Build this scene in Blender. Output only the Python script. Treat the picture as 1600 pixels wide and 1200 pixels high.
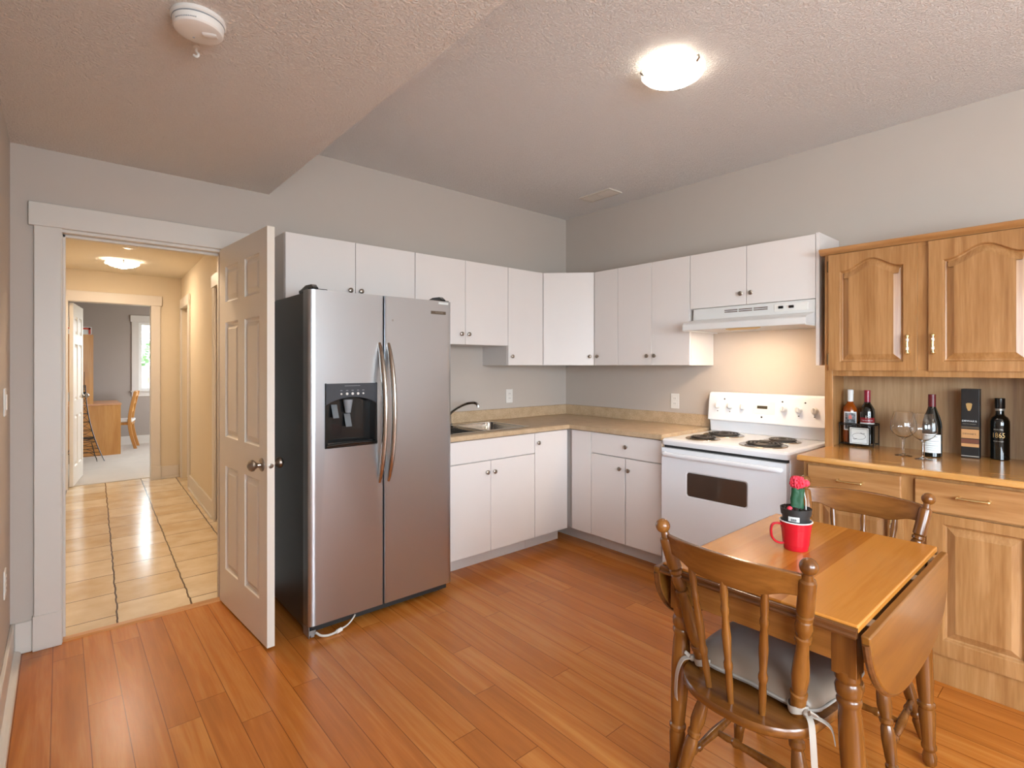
import bpy, bmesh, math, random
from mathutils import Vector, Matrix

random.seed(7)
for o in list(bpy.data.objects):
    bpy.data.objects.remove(o)
S = bpy.context.scene
COL = S.collection

# ------------------------------------------------------------------ camera
cam_d = bpy.data.cameras.new('camera')
cam = bpy.data.objects.new('camera', cam_d)
COL.objects.link(cam)
cam_d.sensor_width = 36.0
cam_d.lens = 816.1 / 1600 * 36
cam_d.shift_y = -29.0 / 1600
cam_d.clip_start = 0.02
cam.location = (-3.6212, -3.4060, 1.3695)
cam.rotation_euler = (math.radians(90), 0, math.radians(49.138 - 90))
S.camera = cam

# ------------------------------------------------------------------ exposure
vs = S.view_settings
vs.view_transform = 'Standard'
vs.look = 'None'
vs.gamma = 1.0
vs.use_curve_mapping = False
vs.exposure = 0.28

# ------------------------------------------------------------------ sky
W = bpy.data.worlds.new('daylight')
S.world = W
W.use_nodes = True
wn, wl = W.node_tree.nodes, W.node_tree.links
wn.clear()
w_out = wn.new('ShaderNodeOutputWorld')
w_bg = wn.new('ShaderNodeBackground')
w_tc = wn.new('ShaderNodeTexCoord')
w_sep = wn.new('ShaderNodeSeparateXYZ')
w_ramp = wn.new('ShaderNodeValToRGB')
w_ramp.color_ramp.elements[0].position = 0.47
w_ramp.color_ramp.elements[0].color = (0.20, 0.21, 0.19, 1)
w_ramp.color_ramp.elements[1].position = 0.53
w_ramp.color_ramp.elements[1].color = (0.80, 0.90, 1.0, 1)
w_map = wn.new('ShaderNodeMapRange')
w_map.inputs[1].default_value = -1
w_map.inputs[2].default_value = 1
wl.new(w_tc.outputs['Generated'], w_sep.inputs[0])
wl.new(w_sep.outputs['Z'], w_map.inputs[0])
wl.new(w_map.outputs[0], w_ramp.inputs[0])
wl.new(w_ramp.outputs[0], w_bg.inputs[0])
w_bg.inputs[1].default_value = 12.0
wl.new(w_bg.outputs[0], w_out.inputs[0])


def area(name, loc, rot, sx, sy, power, color, portal=False):
    d = bpy.data.lights.new(name, 'AREA')
    d.shape = 'RECTANGLE'
    d.size, d.size_y = sx, sy
    d.energy = power
    d.color = color
    if portal:
        d.cycles.is_portal = True
    o = bpy.data.objects.new(name, d)
    o.location = loc
    o.rotation_euler = rot
    COL.objects.link(o)
    return o


# daylight entering by the two windows behind the camera and the far bedroom window, plus added bedroom fill
area('rear_window_daylight', (-2.82, -6.02, 1.50), (math.radians(90), 0, 0), 1.35, 1.15, 85, (0.70, 0.87, 1.0))
area('side_window_daylight', (-3.73, -4.90, 1.50), (math.radians(90), 0, math.radians(-90)), 1.6, 1.15, 40, (0.70, 0.87, 1.0))
area('bedroom_fill_light', (-0.98, 6.1, 1.5), (math.radians(90), 0, math.radians(90)), 1.5, 1.15, 24, (0.97, 0.97, 0.97))  # fill light added to brighten the bedroom from an unseen side
area('bedroom_window_portal', (-2.15, 7.84, 1.53), (math.radians(-90), 0, 0), 0.9, 1.2, 1, (1, 1, 1), portal=True)


# ------------------------------------------------------------------ materials
def lin(h):
    h = h.lstrip('#')
    out = []
    for i in (0, 2, 4):
        c = int(h[i:i + 2], 16) / 255
        out.append(c / 12.92 if c <= 0.04045 else ((c + 0.055) / 1.055) ** 2.4)
    return tuple(out) + (1.0,)


def nm(name):
    m = bpy.data.materials.new(name)
    m.use_nodes = True
    nt = m.node_tree
    return m, nt, nt.nodes, nt.links, nt.nodes['Principled BSDF']


def setp(b, **k):
    names = dict(rough='Roughness', metal='Metallic', spec='Specular IOR Level', coat='Coat Weight',
                 coat_rough='Coat Roughness', trans='Transmission Weight', ior='IOR', aniso='Anisotropic',
                 sheen='Sheen Weight')
    for a, v in k.items():
        b.inputs[names[a]].default_value = v


def plain(name, color, rough=0.5, bump=0, bscale=80, var=0.03, **k):
    """one colour with a faint procedural mottling, optional bump"""
    m, nt, N, L, b = nm(name)
    c = lin(color)
    tc = N.new('ShaderNodeTexCoord')
    no = N.new('ShaderNodeTexNoise')
    no.inputs['Scale'].default_value = 6
    L.new(tc.outputs['Object'], no.inputs['Vector'])
    ramp = N.new('ShaderNodeValToRGB')
    ramp.color_ramp.elements[0].color = tuple(x * (1 - var) for x in c[:3]) + (1,)
    ramp.color_ramp.elements[1].color = tuple(min(1, x * (1 + var)) for x in c[:3]) + (1,)
    L.new(no.outputs['Fac'], ramp.inputs[0])
    L.new(ramp.outputs[0], b.inputs['Base Color'])
    setp(b, rough=rough, **k)
    if bump:
        n2 = N.new('ShaderNodeTexNoise')
        n2.inputs['Scale'].default_value = bscale
        n2.inputs['Detail'].default_value = 3
        L.new(tc.outputs['Object'], n2.inputs['Vector'])
        bp = N.new('ShaderNodeBump')
        bp.inputs['Strength'].default_value = bump
        bp.inputs['Distance'].default_value = 0.004
        L.new(n2.outputs['Fac'], bp.inputs['Height'])
        L.new(bp.outputs[0], b.inputs['Normal'])
    return m


def ceiling_mat(name, color, bump):
    m, nt, N, L, b = nm(name)
    b.inputs['Base Color'].default_value = lin(color)
    setp(b, rough=0.9, spec=0.2)
    tc = N.new('ShaderNodeTexCoord')
    n1 = N.new('ShaderNodeTexNoise')
    n1.inputs['Scale'].default_value = 105
    n1.inputs['Detail'].default_value = 4
    n1.inputs['Roughness'].default_value = 0.55
    n1.inputs['Distortion'].default_value = 0.6
    L.new(tc.outputs['Object'], n1.inputs['Vector'])
    rp = N.new('ShaderNodeValToRGB')
    rp.color_ramp.elements[0].position = 0.42
    rp.color_ramp.elements[1].position = 0.62
    L.new(n1.outputs['Fac'], rp.inputs[0])
    bp = N.new('ShaderNodeBump')
    bp.inputs['Strength'].default_value = bump
    bp.inputs['Distance'].default_value = 0.006
    L.new(rp.outputs[0], bp.inputs['Height'])
    L.new(bp.outputs[0], b.inputs['Normal'])
    return m


def wood(name, dark, mid, light, axis='z', rough=0.35, coat=0.2, grain=1.0, bump=0.08, rings=3.0, offset=0.0):
    m, nt, N, L, b = nm(name)
    tc = N.new('ShaderNodeTexCoord')
    mp = N.new('ShaderNodeMapping')
    st = 0.07
    sc = {'x': (st, 1, 1), 'y': (1, st, 1), 'z': (1, 1, st)}[axis]
    mp.inputs['Scale'].default_value = sc
    mp.inputs['Location'].default_value = (offset, offset * 0.7, offset * 1.3)
    L.new(tc.outputs['Object'], mp.inputs[0])
    broad = N.new('ShaderNodeTexNoise')
    broad.inputs['Scale'].default_value = 9
    broad.inputs['Detail'].default_value = 3
    broad.inputs['Distortion'].default_value = rings
    L.new(mp.outputs[0], broad.inputs['Vector'])
    fine = N.new('ShaderNodeTexNoise')
    fine.inputs['Scale'].default_value = 110 * grain
    fine.inputs['Detail'].default_value = 4
    L.new(mp.outputs[0], fine.inputs['Vector'])
    mix = N.new('ShaderNodeMath')
    mix.operation = 'MULTIPLY_ADD'
    mix.inputs[1].default_value = 0.35
    L.new(fine.outputs['Fac'], mix.inputs[0])
    sub = N.new('ShaderNodeMath')
    sub.operation = 'MULTIPLY'
    sub.inputs[1].default_value = 0.72
    L.new(broad.outputs['Fac'], sub.inputs[0])
    L.new(sub.outputs[0], mix.inputs[2])
    rp = N.new('ShaderNodeValToRGB')
    e = rp.color_ramp.elements
    e[0].position, e[0].color = 0.36, lin(dark)
    e[1].position, e[1].color = 0.68, lin(light)
    k = e.new(0.52)
    k.color = lin(mid)
    L.new(mix.outputs[0], rp.inputs[0])
    L.new(rp.outputs[0], b.inputs['Base Color'])
    setp(b, rough=rough, coat=coat, coat_rough=0.15)
    bp = N.new('ShaderNodeBump')
    bp.inputs['Strength'].default_value = bump
    bp.inputs['Distance'].default_value = 0.002
    L.new(fine.outputs['Fac'], bp.inputs['Height'])
    L.new(bp.outputs[0], b.inputs['Normal'])
    return m


def planks(name, dark, mid, light, w, x0, length, rough, axis='y', gap=0.02, seamdark=0.35, coat=0.0, bump=0.03, seam_strength=1.0, tone=0.35):
    """boards of width w running along axis, staggered ends, each its own tone"""
    m, nt, N, L, b = nm(name)
    tc = N.new('ShaderNodeTexCoord')
    sp = N.new('ShaderNodeSeparateXYZ')
    L.new(tc.outputs['Object'], sp.inputs[0])
    ax, al = ('X', 'Y') if axis == 'y' else ('Y', 'X')

    def M(op, a, bb=None, cc=None):
        n = N.new('ShaderNodeMath')
        n.operation = op
        for i, v in enumerate((a, bb, cc)):
            if v is None:
                continue
            if isinstance(v, (int, float)):
                n.inputs[i].default_value = v
            else:
                L.new(v, n.inputs[i])
        return n.outputs[0]
    u = M('DIVIDE', M('SUBTRACT', sp.outputs[ax], x0), w)
    iu = M('FLOOR', u)
    fu = M('SUBTRACT', u, iu)
    wn1 = N.new('ShaderNodeTexWhiteNoise')
    wn1.noise_dimensions = '1D'
    L.new(iu, wn1.inputs['W'])
    v = M('ADD', M('DIVIDE', sp.outputs[al], length), wn1.outputs['Value'])
    iv = M('FLOOR', v)
    fv = M('SUBTRACT', v, iv)
    cmb = N.new('ShaderNodeCombineXYZ')
    L.new(iu, cmb.inputs[0])
    L.new(iv, cmb.inputs[1])
    wn2 = N.new('ShaderNodeTexWhiteNoise')
    wn2.noise_dimensions = '2D'
    L.new(cmb.outputs[0], wn2.inputs['Vector'])
    # grain, shifted per board
    mp = N.new('ShaderNodeMapping')
    mp.inputs['Scale'].default_value = (1, 0.06, 1) if axis == 'y' else (0.06, 1, 1)
    addv = N.new('ShaderNodeVectorMath')
    addv.operation = 'ADD'
    scl = N.new('ShaderNodeVectorMath')
    scl.operation = 'SCALE'
    scl.inputs['Scale'].default_value = 9.0
    L.new(wn2.outputs['Color'], scl.inputs[0])
    L.new(tc.outputs['Object'], addv.inputs[0])
    L.new(scl.outputs[0], addv.inputs[1])
    L.new(addv.outputs[0], mp.inputs[0])
    br = N.new('ShaderNodeTexNoise')
    br.inputs['Scale'].default_value = 12
    br.inputs['Detail'].default_value = 3
    br.inputs['Distortion'].default_value = 2.0
    L.new(mp.outputs[0], br.inputs['Vector'])
    fi = N.new('ShaderNodeTexNoise')
    fi.inputs['Scale'].default_value = 120
    fi.inputs['Detail'].default_value = 3
    L.new(mp.outputs[0], fi.inputs['Vector'])
    g = M('ADD', M('MULTIPLY', br.outputs['Fac'], 0.8 - tone), M('MULTIPLY', fi.outputs['Fac'], 0.2))
    g = M('ADD', g, M('MULTIPLY', wn2.outputs['Value'], tone))
    rp = N.new('ShaderNodeValToRGB')
    e = rp.color_ramp.elements
    e[0].position, e[0].color = 0.28, lin(dark)
    e[1].position, e[1].color = 0.72, lin(light)
    k = e.new(0.5)
    k.color = lin(mid)
    L.new(g, rp.inputs[0])
    # seams
    s1 = M('LESS_THAN', M('MINIMUM', fu, M('SUBTRACT', 1, fu)), gap)
    s2 = M('LESS_THAN', M('MINIMUM', fv, M('SUBTRACT', 1, fv)), gap * w / length)
    s = M('MULTIPLY', M('MAXIMUM', s1, s2), seam_strength)
    mx = N.new('ShaderNodeMixRGB')
    mx.blend_type = 'MULTIPLY'
    L.new(s, mx.inputs[0])
    L.new(rp.outputs[0], mx.inputs[1])
    mx.inputs[2].default_value = (seamdark, seamdark * 0.85, seamdark * 0.7, 1)
    L.new(mx.outputs[0], b.inputs['Base Color'])
    setp(b, rough=rough, coat=coat, coat_rough=0.2, spec=0.38)
    bp = N.new('ShaderNodeBump')
    bp.inputs['Strength'].default_value = bump
    bp.inputs['Distance'].default_value = 0.002
    L.new(M('SUBTRACT', fi.outputs['Fac'], M('MULTIPLY', s, 2.0)), bp.inputs['Height'])
    L.new(bp.outputs[0], b.inputs['Normal'])
    return m


def tile_mat():
    m, nt, N, L, b = nm('hall_tile')
    tc = N.new('ShaderNodeTexCoord')
    sp = N.new('ShaderNodeSeparateXYZ')
    L.new(tc.outputs['Object'], sp.inputs[0])

    def M(op, a, bb=None):
        n = N.new('ShaderNodeMath')
        n.operation = op
        for i, v in enumerate((a, bb)):
            if v is None:
                continue
            if isinstance(v, (int, float)):
                n.inputs[i].default_value = v
            else:
                L.new(v, n.inputs[i])
        return n.outputs[0]
    wob = N.new('ShaderNodeTexNoise')
    wob.inputs['Scale'].default_value = 9
    L.new(tc.outputs['Object'], wob.inputs['Vector'])
    wv = M('MULTIPLY', M('SUBTRACT', wob.outputs['Fac'], 0.5), 0.02)
    xs = M('ADD', M('SUBTRACT', sp.outputs['X'], M('MULTIPLY', M('SUBTRACT', sp.outputs['Y'], 0.06), 0.039)), wv)
    u = M('DIVIDE', M('SUBTRACT', xs, -3.388), 0.339)
    iu = M('FLOOR', u)
    fu = M('SUBTRACT', u, iu)
    wn1 = N.new('ShaderNodeTexWhiteNoise')
    wn1.noise_dimensions = '1D'
    L.new(iu, wn1.inputs['W'])
    v = M('DIVIDE', M('ADD', sp.outputs['Y'], M('MULTIPLY', iu, 0.19)), 0.357)
    iv = M('FLOOR', M('ADD', v, 0.02))
    fv = M('SUBTRACT', M('ADD', v, 0.02), iv)
    g1 = M('LESS_THAN', M('MINIMUM', fu, M('SUBTRACT', 1, fu)), 0.013)
    g2 = M('LESS_THAN', M('MINIMUM', fv, M('SUBTRACT', 1, fv)), 0.009)
    cmb = N.new('ShaderNodeCombineXYZ')
    L.new(iu, cmb.inputs[0])
    L.new(iv, cmb.inputs[1])
    wn2 = N.new('ShaderNodeTexWhiteNoise')
    wn2.noise_dimensions = '2D'
    L.new(cmb.outputs[0], wn2.inputs['Vector'])
    no = N.new('ShaderNodeTexNoise')
    no.inputs['Scale'].default_value = 7
    no.inputs['Detail'].default_value = 6
    L.new(tc.outputs['Object'], no.inputs['Vector'])
    rp = N.new('ShaderNodeValToRGB')
    rp.color_ramp.elements[0].position = 0.3
    rp.color_ramp.elements[0].color = lin('#cdb490')
    rp.color_ramp.elements[1].position = 0.75
    rp.color_ramp.elements[1].color = lin('#e6d6bb')
    L.new(M('ADD', M('MULTIPLY', no.outputs['Fac'], 0.75), M('MULTIPLY', wn2.outputs['Value'], 0.25)), rp.inputs[0])
    mx = N.new('ShaderNodeMixRGB')
    L.new(M('MAXIMUM', g1, g2), mx.inputs[0])
    L.new(rp.outputs[0], mx.inputs[1])
    mx.inputs[2].default_value = lin('#59432f')
    L.new(mx.outputs[0], b.inputs['Base Color'])
    setp(b, rough=0.16)
    n3 = N.new('ShaderNodeTexNoise')
    n3.inputs['Scale'].default_value = 30
    L.new(tc.outputs['Object'], n3.inputs['Vector'])
    bp = N.new('ShaderNodeBump')
    bp.inputs['Strength'].default_value = 0.12
    bp.inputs['Distance'].default_value = 0.004
    L.new(M('SUBTRACT', n3.outputs['Fac'], M('MULTIPLY', M('MAXIMUM', g1, g2), 1.5)), bp.inputs['Height'])
    L.new(bp.outputs[0], b.inputs['Normal'])
    return m


def speckle(name, a, bcol, rough=0.4, scale=220):
    m, nt, N, L, b = nm(name)
    tc = N.new('ShaderNodeTexCoord')
    n = N.new('ShaderNodeTexNoise')
    n.inputs['Scale'].default_value = scale
    n.inputs['Detail'].default_value = 2
    L.new(tc.outputs['Object'], n.inputs['Vector'])
    n2 = N.new('ShaderNodeTexNoise')
    n2.inputs['Scale'].default_value = 14
    L.new(tc.outputs['Object'], n2.inputs['Vector'])
    ad = N.new('ShaderNodeMath')
    ad.operation = 'MULTIPLY_ADD'
    ad.inputs[1].default_value = 0.35
    L.new(n2.outputs['Fac'], ad.inputs[0])
    mu = N.new('ShaderNodeMath')
    mu.operation = 'MULTIPLY'
    mu.inputs[1].default_value = 0.65
    L.new(n.outputs['Fac'], mu.inputs[0])
    L.new(mu.outputs[0], ad.inputs[2])
    rp = N.new('ShaderNodeValToRGB')
    rp.color_ramp.elements[0].position = 0.38
    rp.color_ramp.elements[0].color = lin(a)
    rp.color_ramp.elements[1].position = 0.62
    rp.color_ramp.elements[1].color = lin(bcol)
    L.new(ad.outputs[0], rp.inputs[0])
    L.new(rp.outputs[0], b.inputs['Base Color'])
    setp(b, rough=rough)
    return m


def brushed(name, color, rough, axis='x', aniso=0.0, strength=0.06):
    m, nt, N, L, b = nm(name)
    b.inputs['Base Color'].default_value = lin(color)
    setp(b, metal=1.0, rough=rough, aniso=aniso)
    tc = N.new('ShaderNodeTexCoord')
    mp = N.new('ShaderNodeMapping')
    mp.inputs['Scale'].default_value = {'x': (2, 300, 300), 'z': (300, 300, 2)}[axis]
    L.new(tc.outputs['Object'], mp.inputs[0])
    n = N.new('ShaderNodeTexNoise')
    n.inputs['Scale'].default_value = 1.5
    n.inputs['Detail'].default_value = 2
    L.new(mp.outputs[0], n.inputs['Vector'])
    bp = N.new('ShaderNodeBump')
    bp.inputs['Strength'].default_value = strength
    bp.inputs['Distance'].default_value = 0.0006
    L.new(n.outputs['Fac'], bp.inputs['Height'])
    L.new(bp.outputs[0], b.inputs['Normal'])
    return m


def emis(name, color, strength, base='#ffffff'):
    m, nt, N, L, b = nm(name)
    b.inputs['Base Color'].default_value = lin(base)
    b.inputs['Emission Color'].default_value = lin(color)
    b.inputs['Emission Strength'].default_value = strength
    return m


def glass(name, color='#ffffff', rough=0.0, ior=1.45):
    m, nt, N, L, b = nm(name)
    b.inputs['Base Color'].default_value = lin(color)
    setp(b, rough=rough, trans=1.0, ior=ior)
    return m


def pane(name):
    """window pane: clear to light, with a mirror sheen"""
    m, nt, N, L, b = nm(name)
    N.remove(b)
    out = N['Material Output']
    tr = N.new('ShaderNodeBsdfTransparent')
    tr.inputs[0].default_value = (0.96, 0.98, 0.97, 1)
    gl = N.new('ShaderNodeBsdfGlossy')
    gl.inputs['Roughness'].default_value = 0.02
    fr = N.new('ShaderNodeFresnel')
    fr.inputs[0].default_value = 1.45
    mx = N.new('ShaderNodeMixShader')
    L.new(fr.outputs[0], mx.inputs[0])
    L.new(tr.outputs[0], mx.inputs[1])
    L.new(gl.outputs[0], mx.inputs[2])
    L.new(mx.outputs[0], out.inputs[0])
    return m


M_WALL = plain('greige_wall_paint', '#c3b8ae', 0.75, bump=0.05, bscale=140, var=0.015, spec=0.3)
M_WALLH = plain('cream_hall_paint', '#d8cab3', 0.75, bump=0.05, bscale=140, var=0.015, spec=0.3)
M_WALLG = plain('grey_bedroom_paint', '#a4988f', 0.8, var=0.02, spec=0.2)
M_CEIL = ceiling_mat('textured_ceiling', '#efeae6', 0.8)
M_CEILS = ceiling_mat('textured_bulkhead', '#eae2da', 0.75)
M_TRIM = plain('white_trim_paint', '#d5cdc4', 0.4, var=0.02)
M_DOOR = plain('white_door_paint', '#e2d9cc', 0.38, var=0.015)
M_CAB = plain('white_melamine', '#e6dfdb', 0.4, var=0.012)
M_CABIN = plain('white_melamine_side', '#dbd4cf', 0.45, var=0.012)
M_GAPD = plain('dark_gap', '#2a2725', 0.8)
M_FLOOR = planks('cherry_laminate', '#a35f23', '#b76c29', '#c8833c', 0.1105, -3.537, 1.21, 0.27, gap=0.012, seamdark=0.38, tone=0.18)
M_TILE = tile_mat()
M_CARPET = plain('beige_carpet', '#bfb2a3', 0.95, bump=0.9, bscale=260, var=0.08, sheen=0.3)
M_COUNTER = speckle('beige_laminate_counter', '#b09574', '#cdb494', 0.38)
M_STEEL = brushed('brushed_stainless', '#c2c5c9', 0.31, 'x', aniso=0.0)
M_STEELH = brushed('brushed_handle_steel', '#c0b6ac', 0.24, 'z', strength=0.03)
M_NICKEL = plain('satin_nickel', '#a39a90', 0.28, metal=1.0)
M_CHROME = plain('chrome', '#c9c7c4', 0.12, metal=1.0)
M_SINK = brushed('sink_steel', '#c4c0ba', 0.22, 'x', strength=0.03)
M_FSIDE = plain('dark_textured_steel', '#646260', 0.33, bump=0.2, bscale=500, metal=0.9)
M_BLACK = plain('black_plastic', '#141414', 0.22, coat=0.3)
M_DGREY = plain('dark_grey_plastic', '#3c3f45', 0.32)
M_GREY = plain('grey_plastic', '#8d9094', 0.35)
M_CLEARG = plain('pale_paddle_plastic', '#6f7579', 0.2)
M_ENAMEL = plain('white_enamel', '#ecedf0', 0.22, coat=0.3, var=0.01)
M_ENAMELH = plain('white_hood_enamel', '#dedcd9', 0.3, var=0.01)
M_PLASTW = plain('white_plastic', '#e9e5df', 0.35, var=0.01)
M_OVENG = plain('dark_oven_glass', '#45372f', 0.08, coat=0.5)
M_COIL = plain('burner_coil', '#3b3733', 0.45, metal=0.4)
M_BOWL = plain('drip_bowl', '#b9ab98', 0.2, metal=1.0)
M_LCD = plain('clock_display', '#4a4335', 0.15)
M_OAKV = wood('oak_vertical', '#99693c', '#a97a48', '#b68858', 'z', 0.36, 0.15)
M_OAKV2 = wood('oak_panel_vertical', '#936337', '#a57646', '#b78858', 'z', 0.36, 0.15, rings=2.5, offset=3.1)
M_OAKH = wood('oak_horizontal', '#9a683a', '#aa7948', '#b68656', 'y', 0.36, 0.15, offset=1.7)
M_OAKT = wood('oak_counter', '#b7803f', '#c58d4b', '#d09c5b', 'y', 0.2, 0.5, offset=0.4)
M_OAKB = wood('oak_backboard', '#927153', '#a5845f', '#b39470', 'z', 0.5, 0.0, rings=2.5, offset=5.0)
M_MAPLE = wood('brown_maple', '#5a3211', '#744519', '#8a5725', 'z', 0.25, 0.25, grain=0.6, bump=0.02, rings=1.0)
M_MAPLEX = wood('brown_maple_crest', '#5b3312', '#75461a', '#8b5826', 'y', 0.25, 0.25, grain=0.6, bump=0.02, rings=1.0, offset=2.2)
M_MAPLEL = wood('honey_apron', '#7d4d1e', '#8f5b28', '#9f6a33', 'y', 0.25, 0.25, grain=0.6, bump=0.02, rings=1.0, offset=4.2)
M_MAPLED = wood('dark_moulded_edge', '#4c2d14', '#603a1d', '#714526', 'y', 0.25, 0.25, grain=0.6, bump=0.02, rings=1.0)
M_TABLE = planks('honey_tabletop', '#a4601e', '#b97227', '#c98439', 0.09, -0.271, 60.0, 0.2, axis='x', gap=0.0, coat=0.3, bump=0.01, tone=0.45)
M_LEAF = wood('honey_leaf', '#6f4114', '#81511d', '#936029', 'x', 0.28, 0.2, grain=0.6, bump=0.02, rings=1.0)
M_BRASS = plain('brass', '#dcbd84', 0.25, metal=0.85)
M_PORC = plain('cream_insert', '#eee6d6', 0.25)
M_BRONZE = plain('antique_hinge', '#6b5236', 0.35, metal=1.0)
M_CUSH = plain('grey_satin_cushion', '#8c7a6a', 0.36, bump=0.15, bscale=12, sheen=0.4, var=0.06)
M_CUSHU = plain('pale_cushion_piping', '#a79f96', 0.7)
M_TIE = plain('grey_ribbon', '#b5a99c', 0.65)
M_RED = plain('red_plastic', '#c01426', 0.25, coat=0.3)
M_WHITE = plain('white_inner_plastic', '#f0eeec', 0.4)
M_POT = plain('black_pot', '#262626', 0.5)
M_SOIL = plain('soil', '#2a1d15', 0.95, bump=1.0, bscale=120, var=0.3)
M_CACT = plain('cactus_green', '#184c2e', 0.5, bump=0.4, bscale=60, var=0.15)
M_CACTR = plain('cactus_red', '#e0344a', 0.6, bump=0.6, bscale=150, var=0.2)
M_PAPER = plain('white_paper_label', '#dfe3e2', 0.6)
M_INK = plain('black_ink', '#17181a', 0.6)
M_GLASS = glass('clear_glass', '#ffffff', 0.0, 1.45)
M_AMBER = glass('amber_glass', '#b85a12', 0.02, 1.4)
M_GREENG = plain('dark_bottle_glass', '#0b0d0a', 0.06, coat=0.6)
M_REDLBL = plain('red_label', '#8e1420', 0.35)
M_FOILR = plain('dark_red_foil', '#5a1016', 0.35)
M_FOILM = plain('magenta_red_foil', '#8a1830', 0.3)
M_FOILW = plain('white_foil', '#d6d6d4', 0.35)
M_BOX = plain('black_carton', '#191818', 0.4)
M_GOLD = plain('gold_print', '#c2a067', 0.35, metal=0.4)
M_COPPER = plain('copper_print', '#c08d5c', 0.4)
M_BROWNP = plain('brown_print', '#6b3c2a', 0.5)
M_SILVER = plain('silver_print', '#aca89f', 0.35, metal=0.5)
M_WIRE = plain('black_wire', '#131313', 0.4)
M_TRANSP = plain('off_white_hose', '#d3cdc4', 0.4)
M_BRACK = plain('grey_bracket', '#a9a8a6', 0.4, metal=0.7)
M_DESK = wood('orange_oak_veneer', '#b97a39', '#c68a46', '#cf9753', 'z', 0.4, 0.1, rings=1)
M_DESKT = wood('desk_top_veneer', '#c58a5e', '#d0996e', '#d9a67c', 'x', 0.4, 0.1, rings=1)
M_SEATW = plain('white_seat_fabric', '#e6e0da', 0.8)
M_REDP = plain('red_frame', '#c8503a', 0.5)
M_LAMPG = emis('lit_lamp_glass', '#fff7ee', 30.0)
M_LAMPH = emis('lit_hall_lamp_glass', '#ffe6c6', 125.0)
M_LAMPR = emis('lamp_glass_rim', '#fff1dc', 2.5)
M_HOODL = emis('lit_hood_lens', '#ffe0bc', 165.0)
M_BULB = emis('lit_bulb', '#ffe9d0', 85.0)
M_PANE = pane('window_pane')
M_FENCE = wood('cedar_fence', '#b08a78', '#c49f8c', '#d2b3a1', 'z', 0.8, 0.0)
M_LEAFG = plain('shrub_leaf', '#7f9a72', 0.6, var=0.3)
M_GRASS = plain('lawn', '#5f7a45', 0.9, var=0.3, bump=0.6, bscale=90)
M_SIDING = plain('grey_siding', '#c9ccd2', 0.7)


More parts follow.
